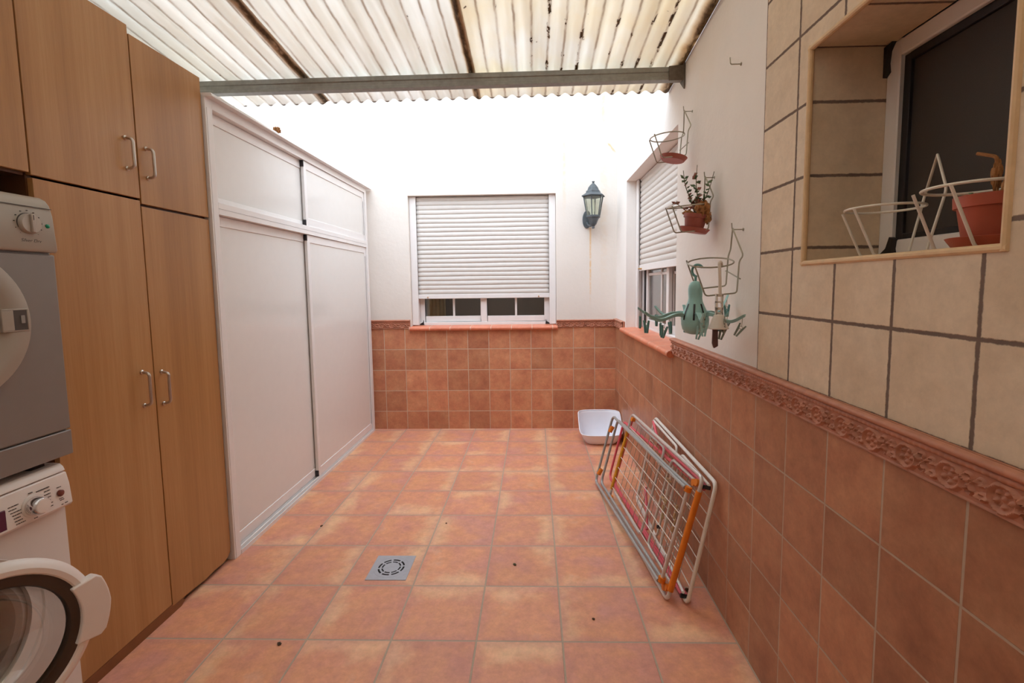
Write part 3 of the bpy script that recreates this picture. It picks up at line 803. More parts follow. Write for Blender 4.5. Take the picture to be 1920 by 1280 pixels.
def text(body, size, loc, mat, par, name, shear=0, ext=.0004):
    cu = bpy.data.curves.new(name, 'FONT'); cu.body = body; cu.size = size; cu.extrude = ext; cu.shear = shear; cu.align_x = 'CENTER'; cu.align_y = 'CENTER'
    t = bpy.data.objects.new(name, cu); COL.objects.link(t)
    dg = bpy.context.evaluated_depsgraph_get(); me = bpy.data.meshes.new_from_object(t.evaluated_get(dg))
    bpy.data.objects.remove(t); bpy.data.curves.remove(cu)
    o = bpy.data.objects.new(name, me); COL.objects.link(o); me.materials.clear(); me.materials.append(mat)
    o.matrix_world = Matrix.Identity(4)
    R = Matrix(((0, 0, 1, 0), (1, 0, 0, 0), (0, 1, 0, 0), (0, 0, 0, 1)))   # faces +x, reads along +y
    o.parent = par
    off = Vector((0, 0, 0)); p = par
    while p: off += p.location; p = p.parent
    o.matrix_local = Matrix.Translation(Vector(loc) - off) @ R
    return o
text('Silver Dry', .0135, (XDR + .0085, 1.3225, 1.522), M['ink'], dr, 'script_lettering', .35)
DC = (1.095, 1.296); R0 = .204
dial('door_gap', XDR - .001, DC[0], DC[1], [(0, 0), (R0 + .004, 0), (R0 + .004, .002), (0, .002)], M['ink'], dr, 64)
dd = dial('door', XDR, DC[0], DC[1], [(R0, 0), (R0, .010), (R0 - .005, .016), (R0 - .03, .022), (.150, .020), (.125, .012), (.118, .004), (.10, -.002), (.06, -.006), (0, -.008)], M['silver_lt'], dr, 72, False)
lab(dial('door_window', XDR + .001, DC[0], DC[1], [(.116, .0055), (.08, .001), (0, -.002)], M['door_dark'], dr, 48, False), 'dark door window')
m = MB(); yA, yB_, zA, zB = 1.215, 1.283, 1.268, 1.331; xa, xb_ = XDR + .014, XDR + .0235
m.box((xa, yA, zA), (xb_, yB_, zA + .004)); m.box((xa, yA, zB - .004), (xb_, yB_, zB)); m.box((xa, yB_ - .004, zA + .004), (xb_, yB_, zB - .004)); m.box((xa, yA, zA + .004), (xb_, yA + .03, zB - .004))
m.obj('latch_grip', M['silver_lt'], dr, bevel=.0015)
lab(MB().box((xa + .003, yA + .03, zA + .004), (xa + .0085, yB_ - .004, zB - .004)).obj('latch_recess', M['ink'], dr, smooth=False), 'dark latch recess')
MB().box((xa + .0085, 1.262, 1.290), (xa + .011, 1.272, 1.312)).obj('latch', M['gasket'], dr, bevel=.001)
m = MB()
for yy in (.85, 1.30):
    for xx in (-1.95, -1.50): MB().box((xx - .02, yy, .853), (xx + .02, yy + .04, .874)).obj('foot', M['black'], dr)

XWM = -1.458
wm = thing('washing_machine', 'white front loading washing machine with its round door ajar', 'washing machine', (-1.74, 1.07, 0))
y0, y1 = .772, 1.366
# casing with a round opening in the front: front built as a ring of quads around the porthole
MB().box((-2.03, y0, .012), (-2.02, y1, .82)).box((-2.03, y0, .012), (XWM, y0 + .012, .82)).box((-2.03, y1 - .012, .012), (XWM, y1, .82)).box((-2.03, y0, .012), (XWM, y1, .024)).obj('casing', M['white_app'], wm, bevel=.003)
WC = (1.069, .472); RO = .178
m = MB(); n = 64
zlo, zhi = .012, .718
vs = []; fs = []
for k in range(n):
    a = 2 * PI * k / n; c, s_ = math.cos(a), math.sin(a)
    vs.append((XWM, WC[0] + RO * c, WC[1] + RO * s_))
    ty = ((y1 - WC[0]) / c if c > 0 else (y0 - WC[0]) / c) if abs(c) > 1e-9 else 1e9
    tz = ((zhi - WC[1]) / s_ if s_ > 0 else (zlo - WC[1]) / s_) if abs(s_) > 1e-9 else 1e9
    t = min(ty, tz)
    vs.append((XWM, WC[0] + t * c, WC[1] + t * s_))
for (yy, zz) in ((y1, zhi), (y0, zhi), (y0, zlo), (y1, zlo)):
    # snap the closest outer vertex to the corner
    best = min((i for i in range(1, 2 * n, 2)), key=lambda i: (vs[i][1] - yy) ** 2 + (vs[i][2] - zz) ** 2)
    vs[best] = (XWM, yy, zz)
for k in range(n):
    l = (k + 1) % n
    fs.append((2*k, 2*k+1, 2*l+1, 2*l))
m.add(vs, fs)
m.obj('front_panel', M['white_app'], wm, smooth=False, solid=.003)
m = MB().lathe([(RO + .036, .003), (RO + .034, .0045), (RO + .006, -.012), (RO, -.014)], 64, Matrix.Translation((XWM, *WC)) @ RX, cap=False)
m.obj('door_recess', M['white_app'], wm, smooth=True)
dial('door_gasket', XWM, WC[0], WC[1], [(RO, -.012), (.158, -.004), (.146, -.012), (.142, -.04), (.15, -.06)], M['gasket'], wm, 64, False)
dial('drum', XWM, WC[0], WC[1], [(.15, -.055), (.215, -.08), (.225, -.12), (.225, -.40), (.0, -.42)], M['drum'], wm, 64, False)
pr = [(-1.60, .722), (XWM + .022, .722), (XWM + .027, .730), (XWM + .022, .79), (XWM + .014, .825), (XWM + .004, .826), (-1.60, .826)]
MB().prism([(x, y0 - .002, z) for x, z in pr], (0, y1 - y0 + .004, 0)).obj('control_panel', M['white_pl'], wm, bevel=.003)
pr = [(-2.035, .829), (XWM + .013, .829), (XWM + .008, .842), (XWM - .002, .851), (XWM - .02, .853), (-2.035, .853)]
MB().prism([(x, y0 - .001, z) for x, z in pr], (0, y1 - y0 + .002, 0)).obj('worktop', M['white_pl'], wm, bevel=.002)
XP = XWM + .0245
def panelx(z): return XWM + .027 - max(0, z - .73) * .083
kz = .768
dial('dial_base', panelx(kz) - .003, 1.258, kz, [(0, 0), (.033, 0), (.032, .006), (0, .006)], M['white_pl'], wm, 40)
kb = lab(dial('dial', panelx(kz), 1.258, kz, [(0, 0), (.0265, 0), (.0265, .004), (.024, .026), (.021, .030), (0, .031)], M['chrome'], wm, 40), 'chrome rimmed dial')
dial('dial_cap', panelx(kz), 1.258, kz, [(.0205, .0300), (.0195, .0325), (0, .0335)], M['white_pl'], kb, 40, False)
lab(dial('start_button', panelx(.771) - .001, 1.334, .771, [(0, 0), (.0095, 0), (.0095, .006), (.007, .008), (0, .0085)], M['redbtn'], wm, 24), 'brownish red start button')
lab(MB().box((panelx(.75) - .004, 1.09, .735), (panelx(.75) + .0015, 1.186, .790)).obj('display', M['purple'], wm, bevel=.001), 'purple tinted display')
# printed programme list: tiny unreadable lines of print beside the dial
random.seed(11)
m = MB()
def dashes(ya, yb2, z):
    y = ya
    while y < yb2:
        l = random.uniform(.003, .009); l = min(l, yb2 - y)
        m.box((panelx(z) - .002, y, z - .0011), (panelx(z) + .0009, y + l, z + .0011)); y += l + .0014
for k, (ya, ye) in enumerate(((1.196, 1.222), (1.196, 1.216), (1.199, 1.226), (1.203, 1.228), (1.205, 1.222), (1.206, 1.226), (1.208, 1.232))):
    dashes(ya, ye, .790 - .0088 * k)
m.obj('printed_legend', M['ink'], wm, smooth=False); m = MB()
for k, (ya, ye) in enumerate(((1.272, 1.308), (1.292, 1.308), (1.290, 1.308), (1.296, 1.308), (1.300, 1.306), (1.286, 1.311), (1.288, 1.311))):
    dashes(ya, ye, .802 - .0095 * k)
m.obj('printed_legend', M['ink'], wm, smooth=False); m = MB()
for grp in (((1.327, 1.340, .789),), ((1.329, 1.341, .754), (1.331, 1.343, .749)), ((1.333, 1.338, .735), (1.344, 1.352, .736)), ((1.252, 1.262, .806),), ((1.254, 1.264, .732),)):
    m = MB()
    for g_ in grp: dashes(*g_)
    m.obj('printed_legend', M['ink'], wm, smooth=False)
for yy in (.80, 1.30):
    for xx in (-1.98, -1.52):
        MB().lathe([(0, 0), (.022, 0), (.022, .006), (.012, .008), (.012, .014), (0, .014)], 16, Matrix.Translation((xx, yy + .02, 0))).obj('foot', M['black'], wm)
# door: hinged at the viewer side, standing ajar
DR = .230
hinge = Vector((XWM + .006, WC[0] - DR + .01, WC[1])); ang = math.radians(-18.5)
wd = bpy.data.objects.new('door', None); COL.objects.link(wd); wd.parent = wm
wd.location = hinge - wm.location; wd.rotation_euler = (0, 0, ang)
def wdial(name, prof, mat, n=72, a0=0, a1=2*PI):
    # local frame: hinge at the origin, door centre at +y, outside face to +x
    Mx = Matrix.Translation((.012, DR - .01, 0)) @ RX
    return MB().lathe(prof, n, Mx, a0, a1, cap=False).obj(name, mat, wd, world=False)
wdial('outer_ring', [(.194, -.004), (DR - .004, -.004), (DR, .004), (DR - .002, .014), (DR - .012, .024), (.210, .029), (.198, .028), (.194, .024)], M['white_pl'])
lab(wdial('smoked_ring', [(.194, .0245), (.182, .023), (.167, .018), (.163, .010), (.164, .0)], M['door_dark']), 'dark smoked ring')
lab(wdial('glass_bowl', [(.164, .010), (.154, -.025), (.138, -.055), (.112, -.075), (.075, -.086), (0, -.092)], M['glass_bowl']), 'clear glass bowl')
m = MB(); RH0, RH1 = .186, .256
out = []
for k in range(13):
    a = math.radians(-22 + 44 * k / 12); rr = RH1 - .006 * abs(k - 6) / 6 - (.008 if k in (0, 12) else 0)
    out.append((rr * math.cos(a), rr * math.sin(a)))
inn = []
for k in range(13):
    a = math.radians(26 - 52 * k / 12); inn.append((RH0 * math.cos(a), RH0 * math.sin(a)))
m.prism([(.018, DR - .01 + c, s_) for c, s_ in out + inn], (.030, 0, 0))
m.obj('handle', M['white_pl'], wd, bevel=.004, seg=3, world=False)
MB().box((-.012, -.012, -.05), (.020, .012, .05)).obj('hinge', M['silver_lt'], wd, bevel=.002, world=False)

# ------------------------------------------------------------------ wall lantern
LX, LY = .545, 4.300
ln = thing('wall_lantern', 'dark grey six sided lantern with clear panes on the back wall beside the window', 'wall lamp', (LX, LY, 1.88))
def hexr(r, z, a0=math.radians(12)): return [(LX + r * math.cos(a0 + k * PI / 3), LY + r * math.sin(a0 + k * PI / 3), z) for k in range(6)]
def hexloft(levels, mat, name, cap0=True, cap1=True, **kw):
    m = MB(); vs = []; fs = []
    for r, z in levels: vs += hexr(r, z)
    for i in range(len(levels) - 1):
        for k in range(6):
            l = (k + 1) % 6; fs.append((i*6+k, i*6+l, (i+1)*6+l, (i+1)*6+k))
    if cap0: fs.append(tuple(range(5, -1, -1)))
    if cap1: fs.append(tuple((len(levels) - 1) * 6 + k for k in range(6)))
    return m.add(vs, fs).obj(name, mat, ln, smooth=False, **kw)
hexloft([(.104, 2.164), (.109, 2.158), (.109, 2.163), (.072, 2.186), (.068, 2.190), (.066, 2.206), (.056, 2.210), (.054, 2.214), (.046, 2.236), (.030, 2.256), (.014, 2.270), (.010, 2.276)], M['lamp_metal'], 'roof_cap')
MB().lathe([(.006, 2.272), (.006, 2.278), (.013, 2.284), (.011, 2.291), (0, 2.294)], 14, Matrix.Translation((LX, LY, 0))).obj('finial', M['lamp_metal'], ln)
hexloft([(.085, 2.150), (.096, 2.164)], M['lamp_metal'], 'top_ring')
a_top, a_bot = hexr(.091, 2.160), hexr(.060, 1.988)
for k in range(6):
    MB().tube([a_bot[k], a_top[k]], .0048, 6).obj('corner_bar', M['lamp_metal'], ln)
t2, b2 = hexr(.088, 2.158), hexr(.057, 1.99)
for k in range(6):
    l = (k + 1) % 6
    MB().add([b2[k], b2[l], t2[l], t2[k]], [(0, 1, 2, 3)]).obj('pane', M['glass_lamp'], ln, smooth=False, solid=.002)
hexloft([(.020, 1.905), (.030, 1.915), (.052, 1.965), (.065, 1.975), (.066, 1.988), (.060, 1.992)], M['lamp_metal'], 'lower_cup')
MB().lathe([(0, 1.876), (.010, 1.877), (.014, 1.884), (.010, 1.892), (.018, 1.902), (.018, 1.91), (0, 1.91)], 14, Matrix.Translation((LX, LY, 0))).obj('bottom_finial', M['lamp_metal'], ln)
lab(MB().lathe([(0, 1.99), (.016, 1.99), (.016, 2.02), (.019, 2.03), (.020, 2.10), (.014, 2.125), (0, 2.132)], 16, Matrix.Translation((LX - .008, LY, 0))).obj('bulb', M['bulb'], ln), 'white bulb')
m = MB(); pts = []
PCX, PCZ = .505, 1.975
for k in range(20):
    a = 2 * PI * k / 20; pts.append((PCX + .042 * math.cos(a), yb, PCZ + .082 * math.sin(a)))
m.prism(pts, (0, -.018, 0)).obj('back_plate', M['lamp_metal'], ln, bevel=.005)
MB().tube(fillet([(PCX, yb - .015, 1.945), (PCX + .004, 4.385, 1.915), (LX - .018, 4.33, 1.902), (LX, LY + .005, 1.912)], .04, 6), .009, 10).obj('arm', M['lamp_metal'], ln)

# ------------------------------------------------------------------ wire pot holders, hooks, pots
def hook(y, z, label, L=.042):
    b = MB()
    b.lathe([(0, 0), (.006, 0), (.006, .003), (0, .003)], 10, Matrix.Translation((xr, y, z)) @ Matrix.Rotation(-PI/2, 4, 'Y'))
    b.tube(fillet([(xr, y, z), (xr - L, y, z), (xr - L - .002, y, z + .024)], .006, 4), .0022, 8)
    return tag(b.obj('wall_hook', M['wire']), label, 'hook', 'hooks on the right wall')
def holder(name, label, loc, tilt=0, yaw=0, mat='wire', group='wire pot holders on the wall', wire=.0029, leg=.225, sh=.25):
    """bent wire pot holder; local frame: origin at the apex, wall to +x, room to -x"""
    t = thing(name, label, 'pot holder', loc, group)
    s = .051
    b = MB()
    bend = lambda P: [(p[0], p[1], p[2] + sh * p[1]) for p in P]     # the wires hang a little askew, nearer side low
    side = lambda q: [(0, 0, 0), (.022, q * .058, -.088), (.012, q * s, -.108), (.012, q * s, -leg), (-.100, q * s * .98, -leg - .016), (-.146, q * s * .96, -leg + .092)]
    A = fillet(side(1), .012, 4); B = fillet(side(-1), .012, 4)
    b.tube(bend(A[::-1] + [(0, 0, .002)] + B), wire, 7).obj('hanger_wire', M[mat], t, world=False)
    cx, R = -.072, .080
    ring = [(cx + R * math.cos(2*PI*k/40), R * .98 * math.sin(2*PI*k/40), -.118 + (cx + R * math.cos(2*PI*k/40)) * .14) for k in range(40)]
    MB().tube(bend(ring), wire, 7, closed=True).obj('ring', M[mat], t, world=False)
    MB().tube(bend([(.012, s + .012, -leg + .055), (.0135, s, -leg + .055), (.0135, -s, -leg + .055), (.014, -s - .014, -leg + .055)]), wire * .9, 6).obj('cross_wire', M[mat], t, world=False)
    t.rotation_euler = (0, tilt, yaw)
    return t
xh = xr - .040
h1 = holder('pot_holder', 'wire pot holder holding only a terracotta saucer, highest on the right wall', (xh, 2.385, 2.213), math.radians(4), sh=0)
h2 = holder('pot_holder', 'wire pot holder carrying the potted plant, middle of three on the wall', (xh, 2.085, 1.832), math.radians(3), sh=.08)
h3 = holder('pot_holder', 'empty wire pot holder the teal peg hanger hangs from', (xh, 1.79, 1.578), math.radians(3))
hook(2.385, 2.209, 'metal wall hook holding up the highest pot holder')
hook(2.085, 1.828, 'metal wall hook holding up the pot holder with the plant')
hook(1.79, 1.574, 'metal wall hook holding up the empty pot holder above the peg hanger')
hook(1.846, 2.187, 'bare metal hook high on the white wall near the beige tiles', .040)

def saucer(loc, r, label, mat='terra_red', tilt=0, roll=0):
    b = MB().lathe([(0, 0), (r * .78, 0), (r * .82, .002), (r, .020), (r - .003, .021), (r * .80, .005), (0, .004)], 36)
    o = b.obj('saucer', M[mat]); o.location = loc; o.rotation_euler = (roll, tilt, 0)
    return tag(o, label, 'saucer')
def pot(name, loc, r, h, label, mat):
    t = thing(name, label, 'flower pot', loc)
    MB().lathe([(0, 0), (r * .70, 0), (r * .72, .003), (r * .90, h * .74), (r * .91, h * .76), (r, h * .77), (r * 1.02, h), (r * .95, h), (r * .90, h * .80)], 36).obj('pot_body', M[mat], t, world=False)
    MB().lathe([(r * .90, h * .82), (r * .5, h * .87), (0, h * .88)], 24).obj('soil', M['soil'], t, world=False)
    return t
saucer((xh - .052, 2.385, 2.213 - .238), .066, 'empty terracotta saucer lying in the highest wire holder', tilt=math.radians(4) + .12)
saucer((xh - .045, 2.085, 1.832 - .237), .064, 'terracotta saucer under the potted plant on the wall', tilt=math.radians(3) + .12, roll=.08)
pt = pot('potted_plant', (xh - .046, 2.085, 1.832 - .229), .051, .070, 'small red pot with a straggly succulent and withered leaves on the wall', 'terra_red')
pt['category'] = 'potted plant'
pt.rotation_euler = (.07, math.radians(3) + .10, 0)
random.seed(5)
def leafblob(m, c, size, n):
    # a small fleshy leaf: bent diamond with thickness
    d = Vector(n).normalized(); s_ = d.orthogonal().normalized(); u_ = d.cross(s_)
    c = Vector(c)
    L, Wd, T = size, size * .42, size * .16
    vs = [c, c + d*L*.5 + s_*Wd, c + d*L, c + d*L*.5 - s_*Wd, c + d*L*.5 + u_*T, c + d*L*.5 - u_*T]
    m.add(vs, [(0,1,4),(1,2,4),(2,3,4),(3,0,4),(1,0,5),(2,1,5),(3,2,5),(0,3,5)])
stems = MB(); gl = MB(); rl = MB()
def stem(pts, r0, r1, nl, mats, sz, spread=.9):
    P = fillet(pts, .03, 4)
    n = len(P); stems.tube(P, [r0 + (r1 - r0) * i / (n - 1) for i in range(n)], 6)
    for k in range(nl):
        q = (k + .6) / nl; i = min(n - 1, int(q * (n - 1)))
        a = random.uniform(0, 2 * PI); dirv = (math.cos(a) * spread, math.sin(a) * spread, random.uniform(.1, .8))
        leafblob(gl if random.random() < mats else rl, P[i], sz * random.uniform(.7, 1.15), dirv)
z0 = .062
stem([(0, .01, z0), (-.02, .03, z0 + .06), (-.055, .06, z0 + .13), (-.07, .075, z0 + .195)], .003, .0015, 20, .45, .026)
stem([(0, 0, z0), (-.005, .005, z0 + .07), (-.022, .02, z0 + .14), (-.03, .022, z0 + .215)], .003, .0013, 20, .6, .026)
stem([(.005, -.01, z0), (.01, -.02, z0 + .05), (.022, -.035, z0 + .11), (.026, -.04, z0 + .185)], .0028, .0013, 16, .8, .026)
stem([(0, .01, z0), (-.03, .04, z0 + .02), (-.07, .09, z0 + .055), (-.085, .105, z0 + .05)], .0024, .0012, 16, .25, .022)
stem([(0, 0, z0), (-.012, .02, z0 + .05), (-.02, .05, z0 + .08)], .0024, .0012, 14, .2, .022)
stem([(0, 0, z0), (.0, -.01, z0 + .05), (.01, -.03, z0 + .085)], .0024, .0012, 14, .2, .022)
stem([(0, 0, z0), (-.005, .0, z0 + .05), (-.002, .01, z0 + .10)], .0024, .0012, 16, .2, .024)
lab(stems.obj('stems', M['stem'], pt, world=False), 'thin branching stems')
lab(gl.obj('green_leaves', M['leaf'], pt, world=False, smooth=False), 'green leaves'); lab(rl.obj('red_leaves', M['leaf_red'], pt, world=False, smooth=False), 'reddish leaves')
def crumple(cx_, cy0, cz0, rx, ry, rz, seed):
    random.seed(seed); ph = [random.uniform(0, 6.28) for _ in range(6)]
    def fn(i, j):
        a = i * 2 * PI; e = (j - .5) * PI
        k = 1 + .16 * math.sin(5 * a + ph[0] + 3 * e) + .12 * math.sin(9 * a + ph[1] - 5 * e) + .10 * math.sin(4 * e + ph[2])
        return (cx_ + rx * k * math.cos(a) * math.cos(e), cy0 + ry * k * math.sin(a) * math.cos(e), cz0 + rz * k * math.sin(e))
    return MB().grid(fn, 28, 14)
lab(crumple(.012, -.030, .092, .028, .030, .032, 2).obj('withered_leaves', M['dead'], pt, world=False, ang=25), 'clump of withered brown leaves')
crumple(-.032, .012, .072, .022, .020, .010, 3).obj('withered_leaves', M['dead'], pt, world=False, ang=25)
crumple(.038, -.044, .056, .012, .012, .022, 4).obj('withered_leaves', M['dead'], pt, world=False, ang=25)

# niche holders
NZ = NI[2]
def niche_holder(label, F1, w, d, top=.232):
    F1 = Vector((*F1, 0)); w = Vector((*w, 0)); d = Vector((*d, 0))
    c = F1 + w * .5 + d * .5
    t = thing('pot_holder', label, 'pot holder', (c.x, c.y, NZ), 'wire pot holders in the niche')
    wr = .0030; z = NZ + wr
    du = d.normalized()
    def side(p):
        bk = p + d
        return [(*(p - du * .046).xy, z + .115), (*p.xy, z), (*bk.xy, z)]
    mid = F1 + w * .5 + d + du * .030
    A = fillet(side(F1) + [(*(F1 + d + du * .030 - w * .06).xy, z + .150), (*mid.xy, z + top)], .012, 4)
    B = fillet(side(F1 + w) + [(*(F1 + w + d + du * .030 + w * .06).xy, z + .145), (*mid.xy, z + top)], .012, 4)
    MB().tube(A + B[::-1], wr, 8).obj('hanger_wire', M['wire_white'], t)
    rc = c - du * .02; R = .078
    ring = [(rc.x + R * math.cos(2*PI*k/40), rc.y + R * math.sin(2*PI*k/40), z + .117) for k in range(40)]
    MB().tube(ring, wr * .95, 8, closed=True).obj('ring', M['wire_white'], t)
    return c
niche_holder('empty pale wire pot holder at the far end of the niche sill', (.832, 1.222), (-.034, -.094), (.088, -.031))
c2 = niche_holder('pale wire pot holder in the niche with the terracotta pot inside', (.806, .972), (-.012, -.099), (.094, -.014))
saucer((c2.x + .004, c2.y - .006, NZ + .0065), .064, 'orange brown saucer under the pot in the niche', 'terra')
pn = pot('potted_plant', (c2.x + .006, c2.y - .008, NZ + .011), .057, .092, 'terracotta pot with a dried stalk standing in the niche', 'terra')
pn['category'] = 'potted plant'
dm = MB()
dm.tube(fillet([(0, 0, .075), (.004, .004, .115), (.001, .0, .145), (.0, .002, .162), (-.006, .034, .176)], .006, 3), .0032, 7)
lab(dm.obj('dried_stalk', M['dead'], pn, world=False), 'dried brown stalk')
crumple(.002, .001, .128, .0065, .0075, .027, 9).obj('dried_leaves', M['dead'], pn, world=False, ang=25)
crumple(.004, -.022, .105, .010, .010, .022, 10).obj('dried_leaves', M['dead'], pn, world=False, ang=25)
m = MB(); m.tube(fillet([(-.006, .012, .078), (-.012, .026, .095), (-.010, .036, .098)], .01, 3), .0014, 6)
for k in range(4): leafblob(m, (-.012 + .003 * k, .030 + .003 * k, .090 + .004 * k), .010, (random.uniform(-1, 1), 1, random.uniform(-.5, 1)))
lab(m.obj('green_shoot', M['leaf'], pn, world=False, smooth=False), 'small green shoot')

# ------------------------------------------------------------------ teal octopus peg hanger
OX, OY = .614, 1.802
oc = thing('peg_hanger', 'teal plastic octopus peg hanger with wavy arms below the empty pot holder', 'peg hanger', (OX, OY, 1.183), 'peg hangers on the right wall')
pts = [(OX, OY, 1.375), (OX, OY, 1.403)]
for k in range(11):
    a = math.radians(-100 - 230 * k / 10)   # round hook
    pts.append((OX + .006 + .023 * math.cos(a) * .62, OY - .023 * math.cos(a) * .75, 1.4245 + .0225 * math.sin(a)))
MB().tube(fillet(pts, .004, 2), .0048, 10).obj('hook', M['teal_dk'], oc)
MB().lathe([(0, 1.386), (.010, 1.385), (.019, 1.379), (.0245, 1.368), (.0265, 1.354), (.0255, 1.336), (.0245, 1.322), (.027, 1.308), (.032, 1.294), (.040, 1.276), (.047, 1.258), (.0505, 1.240), (.050, 1.222), (.045, 1.203), (.034, 1.190), (.018, 1.184), (0, 1.183)], 40, Matrix.Translation((OX, OY, 0))).obj('body', M['teal'], oc)
m = MB()
for k in range(8):
    a = math.radians(22 + 45 * k); ca, sa = math.cos(a), math.sin(a)
    w_ = .0035; px_, py_ = -sa * w_, ca * w_
    q = [(.0298, 1.300), (.0375, 1.282), (.0475, 1.258), (.0505, 1.240)]
    vs = []
    for r, z in q:
        vs += [(OX + ca * (r + .0012) + px_, OY + sa * (r + .0012) + py_, z), (OX + ca * (r + .0012) - px_, OY + sa * (r + .0012) - py_, z)]
    m.add(vs, [(2*i, 2*i+1, 2*i+3, 2*i+2) for i in range(3)])
lab(m.obj('arm_slots', M['black'], oc, smooth=False), 'dark slots in the body')
arms = [(170, .212, .020, 0), (191, .205, .012, .004), (128, .185, .018, 0), (18, .150, .066, 0), (-57, .205, .000, 0), (-30, .118, .004, 0), (-98, .165, .006, 0), (86, .175, .020, 0)]
def peg(par, x, y, z, rot, tilt, mat):
    """small two-prong peg dangling from a link"""
    m = MB(); ca, sa = math.cos(rot), math.sin(rot)
    L = .052
    def P(u, v, w_):
        # u across, w thickness, v down ; tilt swings it along u
        uu = u * math.cos(tilt) + v * math.sin(tilt); vv = -u * math.sin(tilt) + v * math.cos(tilt)
        return (x + ca * uu - sa * w_, y + sa * uu + ca * w_, z - .026 - vv)
    for s_ in (-1, 1):
        poly = [(s_ * .009, -.006), (s_ * .013, -.004), (s_ * .0065, L - .010), (s_ * .0008, L - .010), (s_ * .0032, .014)]
        m.prism([P(u, v, -.0035) for u, v in poly], Vector(P(0, 0, .0035)) - Vector(P(0, 0, -.0035)))
    o = m.obj('peg', M[mat], par)
    k = MB(); k.tube([(x, y, z), P(0, .004, 0)], .0012, 5)
    k.tube([P(.006 * math.cos(q * PI / 4), .008 + .005 * math.sin(q * PI / 4), .0) for q in range(8)], .0011, 5, closed=True)
    k.obj('link', M['wire'], o)
    return o
for i, (dg, L, rise, drop) in enumerate(arms):
    a = math.radians(dg); ca, sa = math.cos(a), math.sin(a)
    top = []; n = 18
    for k in range(n + 1):
        q = k / n; r = .040 + (L - .040) * q
        z = 1.258 - drop + rise * q * q + .012 * math.sin(q * 2 * PI * 1.05 + .5) + .020 * max(0, q - .85)
        top.append((r, z, .0105 - .004 * q))
    m = MB(); vs = []; fs = []
    for r, z, hw in top:
        px_, py_ = -sa * hw, ca * hw; bx, by = OX + ca * r, OY + sa * r
        th = .016 - .006 * (r / L)
        vs += [(bx + px_, by + py_, z), (bx - px_, by - py_, z), (bx - px_ * .3, by - py_ * .3, z - th), (bx + px_ * .3, by + py_ * .3, z - th)]
    for k in range(n):
        for j in range(4):
            l = (j + 1) % 4; fs.append((4*k+j, 4*k+l, 4*k+4+l, 4*k+4+j))
    fs += [(3, 2, 1, 0), tuple(4*n + j for j in range(4))]
    m.add(vs, fs).obj('arm', M['teal'], oc, bevel=.0015, ang=50)
    for q, tl in ((.97, 0), (.52, .25 * (-1) ** i)):
        k = int(q * n); r, z, _ = top[k]
        if i in (5,) and q < .9: continue
        peg(oc, OX + ca * r, OY + sa * r, z - .010, a + PI / 2 + .5 * i, tl + (.55 if (i in (4, 5) and q > .9) else 0), 'teal_dk' if i in (0, 1, 2, 3, 7) else ('peg_grey' if i != 6 else 'teal'))

# second, white hanger hooked on the same ring
HX, HY = .668, 1.712
wh = thing('peg_hanger', 'off-white strap hanger with a bell and one dark brown peg, beside the teal one', 'peg hanger', (HX, HY, 1.17), 'peg hangers on the right wall')
MB().tube(fillet([(HX + .012, HY + .010, 1.434), (HX + .006, HY + .004, 1.452), (HX - .004, HY - .004, 1.450), (HX - .002, HY - .004, 1.42), (HX + .001, HY - .002, 1.38), (HX + .003, HY, 1.335)], .012, 4), [.0055]*3 + [.006]*40 if False else .0058, 10).obj('strap_hook', M['offwhite'], wh)
m = MB(); bx0, bx1 = HX - .012, HX + .014
for z0_, z1_ in ((1.328, 1.338), (1.306, 1.312), (1.280, 1.290), (1.262, 1.272)):
    m.box((bx0, HY - .006, z0_), (bx1, HY + .006, z1_))
m.box((bx0, HY - .006, 1.262), (bx0 + .006, HY + .006, 1.338)); m.box((bx1 - .006, HY - .006, 1.262), (bx1, HY + .006, 1.338))
m.obj('buckle', M['offwhite'], wh, bevel=.001)
MB().lathe([(.008, 1.266), (.016, 1.262), (.022, 1.250), (.027, 1.232), (.036, 1.214), (.034, 1.212), (.024, 1.230), (.014, 1.256)], 28, Matrix.Translation((HX, HY, 0)), cap=False).obj('bell', M['offwhite'], wh)
m = MB()
for k in range(5):
    z = 1.252 - .012 * k
    ring = [(HX + .010 + (.004 * math.cos(q * PI / 4) if k % 2 else 0), HY - .030 + (.004 * math.cos(q * PI / 4) if not k % 2 else 0), z + .008 * math.sin(q * PI / 4)) for q in range(8)]
    m.tube(ring, .0011, 5, closed=True)
m.obj('chain', M['wire'], wh)
m = MB().prism([(HX - .020, HY - .008, 1.232), (HX - .004, HY - .008, 1.232), (HX - .002, HY - .008, 1.15), (HX - .016, HY - .008, 1.142), (HX - .022, HY - .008, 1.16)], (0, .012, 0))
lab(m.obj('peg', M['peg_brown'], wh, bevel=.002), 'dark brown peg')

# ------------------------------------------------------------------ white basin in the corner
tr = thing('litter_tray', 'white plastic tray with a high back standing in the far corner', 'tray', (.575, 4.08, 0))
def traypt(a, t):
    # a angle, t 0 bottom edge .. 1 rim
    c, s_ = math.cos(a), math.sin(a)
    sgn = lambda v: (1 if v >= 0 else -1)
    e = .55
    ex = sgn(c) * abs(c) ** e; ey = sgn(s_) * abs(s_) ** e
    bx, by = .125, .120
    rx, ry = .186, .172
    f = t ** .75
    hx = bx + (rx - bx) * f; hy = by + (ry - by) * f
    yy = ey * hy
    q = min(1, max(0, (ey + .75) / 1.35)); q = q * q * (3 - 2 * q)
    rim = .092 + (.230 - .092) * q
    return (.577 + ex * hx, 4.082 + yy * (1 if ey < 0 else .93), .002 + rim * t ** 1.05)
m = MB(); na, nt = 64, 10; vs = []; fs = []
for j in range(nt + 1):
    for k in range(na): vs.append(traypt(2 * PI * k / na, j / nt))
